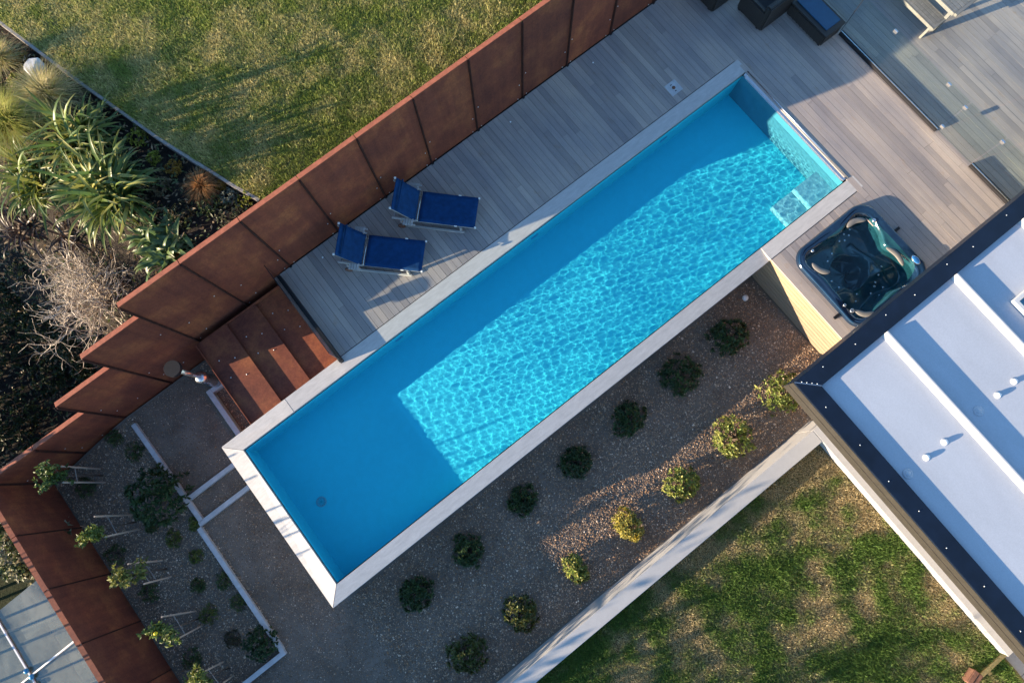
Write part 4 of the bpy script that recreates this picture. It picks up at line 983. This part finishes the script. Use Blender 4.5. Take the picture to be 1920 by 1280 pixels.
# strap-leaved flax, each leaf a part
def strap(length, width, lift, arch, seed):
    g = random.Random(seed); n = 9; V = []; Fc = []
    x = z = 0.0; ang = lift; tw = g.uniform(-0.5, 0.5)
    for i in range(n+1):
        f = i/n; w = width*(0.55+0.6*math.sin(min(1, f*1.5)*math.pi*0.5))*(1-f**3.2)+0.002
        yo = 0.05*math.sin(f*2.2+seed)*length*0.3; s = math.sin(tw*f)*w*0.4
        V += [(x, yo-w/2, z+w*0.16+s), (x, yo, z), (x, yo+w/2, z+w*0.16-s)]
        x += length/n*math.cos(ang); z += length/n*math.sin(ang); ang -= arch/n*(0.5+1.2*f)
    for i in range(n):
        a = i*3; Fc += [(a, a+1, a+4, a+3), (a+1, a+2, a+5, a+4)]
    return V, Fc
def strap_meshes(tag_, length, width, cols, seed0, n=6, lifts=(0.5, 1.35)):
    out = []
    for i in range(n):
        g = random.Random(seed0+i); lift = lifts[0]+(lifts[1]-lifts[0])*i/(n-1)
        V, Fc = strap(length*g.uniform(0.85, 1.1), width, lift, g.uniform(1.5, 2.3), seed0+i)
        c = np.array(cols[i % len(cols)])*g.uniform(0.85, 1.15); C = np.tile(c, (len(V), 1))
        C[0::3] *= 1.18; C[2::3] *= 1.18
        C[-6:] = C[-6:]*0.6+np.array([0.12, 0.07, 0.03])*0.4
        out.append(mesh_np(tag_, V, Fc, C, smooth=True))
    return out
FLAXC = [(0.075, 0.125, 0.025), (0.12, 0.165, 0.035), (0.09, 0.14, 0.035), (0.20, 0.215, 0.05), (0.065, 0.105, 0.03), (0.15, 0.18, 0.03), (0.26, 0.25, 0.06), (0.10, 0.14, 0.03)]
DARKC = [(0.03, 0.018, 0.018), (0.045, 0.025, 0.022), (0.028, 0.02, 0.02)]
fm = strap_meshes('leaf', 1.1, 0.06, FLAXC, 40, 8); dm = strap_meshes('leaf', 0.85, 0.05, DARKC, 60); bm_ = strap_meshes('leaf', 0.7, 0.085, [(0.08, 0.135, 0.045), (0.10, 0.16, 0.055), (0.13, 0.18, 0.06)], 80)
def flax(px_, label, meshes, n, sc, seed, up=0.4, fans=7, tall=0):
    q = at_terrain(*px_, bed_z, up); g = random.Random(seed)
    t = thing('flax_plant', label, 'flax', (q.x, q.y, q.z), 0, 'flax clumps in the hillside bed')
    cen = [(0.0, 0.0)]+[(g.uniform(0.16, 0.36)*sc*math.cos(k*6.283/fans+g.uniform(-.4, .4)), g.uniform(0.16, 0.36)*sc*math.sin(k*6.283/fans+g.uniform(-.4, .4))) for k in range(fans)]
    for i in range(n):
        c = cen[i % len(cen)]; out = math.atan2(c[1], c[0]); fanax = out+(i % len(cen))*1.3
        o = obj('leaf', meshes[g.randrange(len(meshes))], 'flax', t)
        a = g.uniform(0, 6.283) if i % 3 else fanax+g.choice((0, math.pi))+g.gauss(0, 0.4); rr = g.uniform(0, 0.07)*sc
        o.location = (c[0]+rr*math.cos(a), c[1]+rr*math.sin(a), 0); o.rotation_euler = (g.gauss(0, 0.35), g.uniform(-0.35, 0.2), a); s = sc*g.uniform(0.6, 1.08); o.scale = (s, s*g.uniform(0.85, 1.15), s)
    for i in range(tall):
        o = obj('leaf', um[i % 4], 'flax', t); a = g.uniform(0, 6.283); c = cen[g.randrange(len(cen))]
        o.location = (c[0], c[1], 0); o.rotation_euler = (g.gauss(0, 0.08), -0.15+g.gauss(0, 0.08), a); o.scale = (g.uniform(0.85, 1.15),)*3
    MB().lathe([(0.2*sc, -0.1), (0.16*sc, 0.08), (0.03, 0.14)], 10).build('crown_base', 'bark', t)
um = strap_meshes('leaf', 1.35, 0.06, FLAXC, 140, 4, lifts=(1.25, 1.5))
flax((192, 352), 'biggest arching green flax clump in the middle of the bed', fm, 265, 1.08, 1, fans=9, tall=14)
flax((137, 252), 'green flax clump just below the tan grass', fm, 190, 0.95, 2, tall=14)
flax((55, 328), 'green flax clump at the left edge under the yellow grass', fm, 180, 0.95, 3, tall=8)
flax((25, 415), 'dark purple flax clump in the shadow at the left edge', dm, 60, 1.0, 4)
flax((300, 452), 'low broad-leaved green flax hard against the rusty fence', bm_, 150, 1.1, 5)
flax((112, 428), 'sparse reddish flax between big flax and bare bush', dm, 40, 0.9, 6, fans=3)

def grass_tuft(px_, r, h, n, cols, label, seed, zf=bed_z, up=0.2, name='ornamental_grass', w=0.007):
    q = at_terrain(*px_, zf, up); g = np.random.default_rng(seed)
    t = thing(name, label, 'ornamental grass', (q.x, q.y, q.z), 0)
    a = g.uniform(0, 2*np.pi, n); reach = r*np.sqrt(g.random(n))*1.05; hh = h*g.uniform(0.55, 1.1, n)*(1-0.35*(reach/r)**2)
    seg = 4; Vs = []; b0 = g.uniform(0, 0.12*r, n)
    side = np.stack([-np.sin(a), np.cos(a), np.zeros(n)], 1)
    sw = g.normal(0, 0.12*r, n)
    for i in range(seg+1):
        f = i/seg; rad = b0+reach*f**1.5; z = hh*(1-(1-f)**1.7)-0.45*hh*np.clip(f-0.55, 0, 1)**1.3*(reach/r)*2
        c = np.stack([np.cos(a)*rad, np.sin(a)*rad, z], 1)+side*(sw*f*f)[:, None]
        Vs += [c-side*w*(1-f*0.9), c+side*w*(1-f*0.9)]
    V = np.stack(Vs, 1).reshape(-1, 3); m = 2*(seg+1); i0 = np.arange(n)[:, None]*m
    Fc = np.concatenate([i0+np.array([[2*k, 2*k+1, 2*k+3, 2*k+2]]) for k in range(seg)])
    col = np.array(cols)[g.integers(0, len(cols), n)]*g.uniform(0.75, 1.25, (n, 1))
    obj('blades', mesh_np('blades', V, Fc, np.repeat(col, m, 0)), 'blade', t, kind='stuff')
    MB().lathe([(0.12*r, -0.04), (0.1*r, 0.05), (0.02, 0.09)], 9).build('crown_base', 'bark', t)
TAN = [(0.42, 0.35, 0.16), (0.33, 0.32, 0.10), (0.50, 0.42, 0.23)]
grass_tuft((92, 182), 0.78, 0.75, 1300, TAN, 'fine tan ornamental grass beside the lawn edging', 51)
grass_tuft((22, 235), 0.85, 0.85, 1500, [(0.34, 0.35, 0.07), (0.28, 0.30, 0.06), (0.42, 0.38, 0.12)], 'fine yellow-green ornamental grass at the left edge', 52)
grass_tuft((0, 112), 0.55, 0.6, 600, TAN, 'pale tan grass tuft cut by the left edge', 53)
grass_tuft((376, 347), 0.40, 0.4, 650, [(0.30, 0.13, 0.05), (0.25, 0.12, 0.04), (0.34, 0.2, 0.09)], 'rust orange grass tuft beside the lawn edging', 54)
ORG = [(0.35, 0.20, 0.03), (0.30, 0.16, 0.02)]; YB = [(0.22, 0.24, 0.03), (0.28, 0.28, 0.04)]
for i, (p, r, c, lab) in enumerate([((254, 257), 19, YB, 'small yellow-green ball plant beside the middle of the lawn edging'), ((464, 367), 22, YB, 'yellow-green ball plant where the lawn edging meets the fence'), ((322, 312), 15, ORG, 'small orange plant above the rust grass tuft'),
        ((27, 102), 14, ORG, 'small orange plant beside the upper tan grass'), ((24, 146), 14, YB, 'small yellow plant between the tan grasses'), ((428, 367), 17, [(0.16, 0.18, 0.14), (0.2, 0.22, 0.17)], 'small silver grey shrub beside the yellow ball plant'),
        ((392, 382), 24, [(0.05, 0.08, 0.02), (0.07, 0.09, 0.03)], 'low green mat plant below the rust grass tuft'), ((340, 400), 24, [(0.07, 0.075, 0.03), (0.10, 0.08, 0.04)], 'straggly ground plant on bare soil'), ((228, 300), 22, [(0.03, 0.05, 0.02), (0.05, 0.06, 0.03)], 'dim low plant in the soil right of the flax'),
        ((432, 405), 26, [(0.10, 0.10, 0.06), (0.07, 0.08, 0.04)], 'dry groundcover mound beside the fence'), ((270, 390), 20, [(0.06, 0.08, 0.02), (0.08, 0.07, 0.03)], 'small green plant right of the biggest flax'), ((35, 505), 26, [(0.12, 0.13, 0.05), (0.06, 0.08, 0.03)], 'small leafy plant left of the bare bush'),
        ((285, 292), 13, YB, 'tiny lime plant between the ball plant and the orange plant'), ((300, 350), 22, [(0.12, 0.10, 0.05), (0.16, 0.13, 0.07)], 'brown dry plant below the small orange plant'), ((250, 330), 20, [(0.09, 0.12, 0.04), (0.06, 0.09, 0.03)], 'green leafy plant right of the upper flax'), ((412, 345), 12, ORG, 'tiny orange plant between rust grass and edging')]):
    q = at_terrain(*p, bed_z, 0.12); R = r/1280*12.9
    rosette_bush((q.x, q.y, q.z), R, R*0.95, lab, c, 400+i, n=60, ll=0.05, lw=0.022, name='bed_plant', cat='plant')
# dry fallen leaves and litter on the bed
g = np.random.default_rng(66); n = 11000
x = g.uniform(-6, 4, n); y = g.uniform(2.5, 11.5, n); z = np.array([bed_z(a, b) for a, b in zip(x, y)])+0.12*(g.random(n)-0.35)
P = np.stack([x, y, z+0.06], 1); ok = (x < ex(y)-0.05) & in_view(P, 60); P = P[ok]; n = len(P)
cc = np.array([(0.16, 0.105, 0.06), (0.26, 0.18, 0.10), (0.08, 0.10, 0.03), (0.06, 0.08, 0.025)])[g.integers(0, 4, n)]*g.uniform(0.6, 1.4, (n, 1))
tag(obj('leaf_litter', leaf_mesh('leaf_litter', P, np.concatenate([g.normal(size=(n, 2)), g.uniform(0, 0.6, (n, 1))], 1), np.array([[0, 0, 1.0]])+g.normal(0, 0.4, (n, 3)), g.uniform(0.05, 0.14, n), 0.04, cc), 'leaf', kind='stuff'), 'dark leaf litter and ground cover on the hillside bed', 'leaf litter')

# bare twiggy bush
def twig_bush(px_, label, seed):
    q = at_terrain(*px_, bed_z, 0.75); g = random.Random(seed)
    t = thing('bare_bush', label, 'bush', (q.x, q.y, q.z), 0)
    segs = []
    def grow(p, d, l, r, lev):
        for s in range(3):
            d2 = (d+Vector((g.gauss(0, .28), g.gauss(0, .28), g.gauss(0.02, .22)))).normalized(); e = p+d2*l/3
            segs.append((p, e, r, lev)); p, d = e, d2
            if lev < 4 and g.random() < 0.75:
                dd = (d+Vector((g.gauss(0, .75), g.gauss(0, .75), g.gauss(0, .5)))).normalized(); grow(p, dd, l*g.uniform(0.55, 0.8), r*0.6, lev+1)
        if lev < 4: grow(p, (d+Vector((g.gauss(0, .5), g.gauss(0, .5), g.gauss(-0.05, .4)))).normalized(), l*0.72, r*0.7, lev+1)
    for i in range(34):
        a = g.uniform(0, 6.28); e = g.uniform(0.1, 1.3)
        grow(Vector((0.08*math.cos(a), 0.08*math.sin(a), 0)), Vector((math.cos(a)*e, math.sin(a)*e, 0.75)).normalized(), g.uniform(0.55, 0.82), 0.015, 1)
    A = np.array([s[0] for s in segs]); B = np.array([s[1] for s in segs]); r = np.maximum(np.array([s[2] for s in segs]), 0.0042)[:, None]; lev = np.array([s[3] for s in segs])
    D = unit(B-A); u = unit(np.cross(D, np.random.default_rng(1).normal(size=D.shape))); v = np.cross(D, u)
    Vs = []
    for k in range(3):
        c, s = math.cos(2.094*k), math.sin(2.094*k); Vs.append(A+(u*c+v*s)*r)
    for k in range(3):
        c, s = math.cos(2.094*k), math.sin(2.094*k); Vs.append(B+(u*c+v*s)*r*0.8)
    V = np.stack(Vs, 1).reshape(-1, 3); i0 = np.arange(len(A))[:, None]*6
    Fc = np.concatenate([i0+np.array([[k, (k+1) % 3, 3+(k+1) % 3, 3+k]]) for k in range(3)])
    col = np.array([(0.42, 0.355, 0.29)])*np.random.default_rng(2).uniform(0.6, 1.5, (len(A), 1))
    big = lev <= 2
    for nm, sel in (('branches', big), ('twigs', ~big)):
        ids = np.where(sel)[0]; VV = V.reshape(-1, 6, 3)[ids].reshape(-1, 3); j0 = np.arange(len(ids))[:, None]*6
        FF = np.concatenate([j0+np.array([[k, (k+1) % 3, 3+(k+1) % 3, 3+k]]) for k in range(3)])
        obj(nm, mesh_np(nm, VV, FF, np.repeat(col[ids], 6, 0)), 'twig', t, kind='stuff')
    return len(segs)
nseg = twig_bush((160, 548), 'leafless grey-brown twiggy bush behind the stepped fence', 9)
# shrubs beyond the low fence
for i, (p, r, lab, c) in enumerate([((22, 1045), 60, 'variegated cream and green shrub beyond the low fence', [(0.28, 0.27, 0.17), (0.10, 0.13, 0.05), (0.06, 0.09, 0.03)]), ((-5, 985), 40, 'dark shrub cut by the left edge beyond the low fence', GREEN)]):
    q = at(*p, -0.6); rosette_bush((q.x, q.y, -2.6), r/1280*14.6, 2.2, lab, c, 500+i, n=300, ll=0.12, lw=0.055)
# dark scrub on the shaded slope
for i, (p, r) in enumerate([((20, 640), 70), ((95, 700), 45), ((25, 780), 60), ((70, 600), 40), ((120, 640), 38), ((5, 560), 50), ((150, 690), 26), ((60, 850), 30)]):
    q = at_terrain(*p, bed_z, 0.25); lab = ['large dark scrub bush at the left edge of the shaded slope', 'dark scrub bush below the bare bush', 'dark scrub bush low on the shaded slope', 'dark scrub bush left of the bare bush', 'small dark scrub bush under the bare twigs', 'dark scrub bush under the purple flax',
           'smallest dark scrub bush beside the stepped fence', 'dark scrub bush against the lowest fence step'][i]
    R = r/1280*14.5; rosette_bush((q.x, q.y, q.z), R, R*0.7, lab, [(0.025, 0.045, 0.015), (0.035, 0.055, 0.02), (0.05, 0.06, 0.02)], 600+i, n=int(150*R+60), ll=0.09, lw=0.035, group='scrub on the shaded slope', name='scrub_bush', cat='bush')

# ------------------------------------------------------------------ neighbouring trees to the left: they stand outside the frame and throw the dappled shade
def tree(x, y, z0, h, cr, cz, n, label, seed, leafs=0.16):
    g = np.random.default_rng(seed); t = thing('garden_tree', label, 'tree', (x, y, z0), 0, 'neighbouring trees')
    top = Vector((g.uniform(-.2, .2), g.uniform(-.2, .2), h-cr*0.5)); mb = MB()
    mb.tube([(0, 0, -0.1), top*0.5+Vector((0.08, 0.05, 0)), top], [0.11, 0.08, 0.03], 8)
    cl = []
    for k in range(11):
        a = g.uniform(0, 6.28); e = top*g.uniform(0.6, 1.0)+Vector((cr*0.75*math.cos(a), cr*0.75*math.sin(a), g.uniform(-0.2, 0.5)*cz)); s = top*g.uniform(0.45, 0.8)
        mb.tube([s, (s+e)/2+Vector((0, 0, 0.1)), e], [0.035, 0.022, 0.008], 6); cl.append(np.array(e))
    mb.build('trunk', 'bark', t)
    cl = np.array(cl); C = cl[g.integers(0, len(cl), n)]+g.normal(0, 1, (n, 3))*np.array([cr*.28, cr*.28, cz*.22])
    me = leaf_mesh('crown', C, g.normal(size=(n, 3)), g.normal(size=(n, 3)), g.uniform(0.6, 1.2, n)*leafs, leafs*0.6, np.array([(0.06, 0.09, 0.03)])*g.uniform(0.6, 1.4, (n, 1)))
    obj('crown', me, 'leaf', t, kind='stuff')

tree(-8.0, -3.75, -2.6, 5.0, 1.3, 1.4, 900, 'broad garden tree nearest the low fence, outside the left of the picture', 71)
tree(-8.6, -6.2, -2.6, 5.6, 1.3, 1.5, 900, 'second broad garden tree outside the lower left of the picture', 72)
tree(-7.6, -8.3, -2.6, 5.0, 1.4, 1.3, 900, 'third broad garden tree outside the lower left of the picture', 73)
tree(-8.2, -10.4, -2.6, 5.8, 1.3, 1.6, 900, 'last broad garden tree outside the lower left of the picture', 74)
# bare saplings whose thin stems stripe the pool end
for i in range(10):
    yb = -0.9+0.40*i+0.12*math.sin(i*2.3); g = random.Random(90+i); hh = 4.15+g.uniform(-0.25, 0.55)
    t = thing('bare_sapling', 'thin leafless sapling number %s in a row outside the left of the picture' % ('one two three four five six seven eight nine ten'.split()[i]), 'sapling', (-9.0+g.uniform(-.2, .2), yb, -2.65), 0, 'row of bare saplings')
    MB().tube([(0, 0, 0), (g.uniform(-.05, .05), g.uniform(-.05, .05), hh*0.5), (g.uniform(-.1, .1), g.uniform(-.1, .1), hh)], [0.04, 0.035, 0.02], 6).build('trunk', 'bark', t)
    mb = MB()
    for k in range(5):
        z = hh*g.uniform(0.75, 0.95); a = g.uniform(0, 6.28); mb.tube([(0, 0, z), (0.25*math.cos(a), 0.25*math.sin(a), z+0.25)], [0.012, 0.006], 5)
    mb.build('branches', 'bark', t)
# unseen hedge, added to keep the slope in shade
g = np.random.default_rng(95)
t = thing('hedge', 'ragged dark hedge added outside the left of the picture to shade the slope', 'hedge', (-6.3, 6.5, -2.65))
n = 7000; yy = g.uniform(-3.6, 5.0, n); top = 2.75+0.9*fbm(yy*1.1+9, yy*0+2, 5)
C = np.stack([g.normal(0, 0.35, n), yy, top*g.random(n)**0.7], 1)
obj('foliage', leaf_mesh('foliage', C, g.normal(size=(n, 3)), g.normal(size=(n, 3)), g.uniform(0.12, 0.24, n), 0.12, np.array([(0.04, 0.06, 0.02)])*g.uniform(0.6, 1.4, (n, 1))), 'leaf', t, kind='stuff')
mb = MB()
for k in range(9): mb.tube([(0, -3.4+k, 0), (0.05, -3.4+k, 1.2), (0, -3.3+k, 2.6)], [0.05, 0.04, 0.02], 6)
mb.build('stems', 'bark', t)
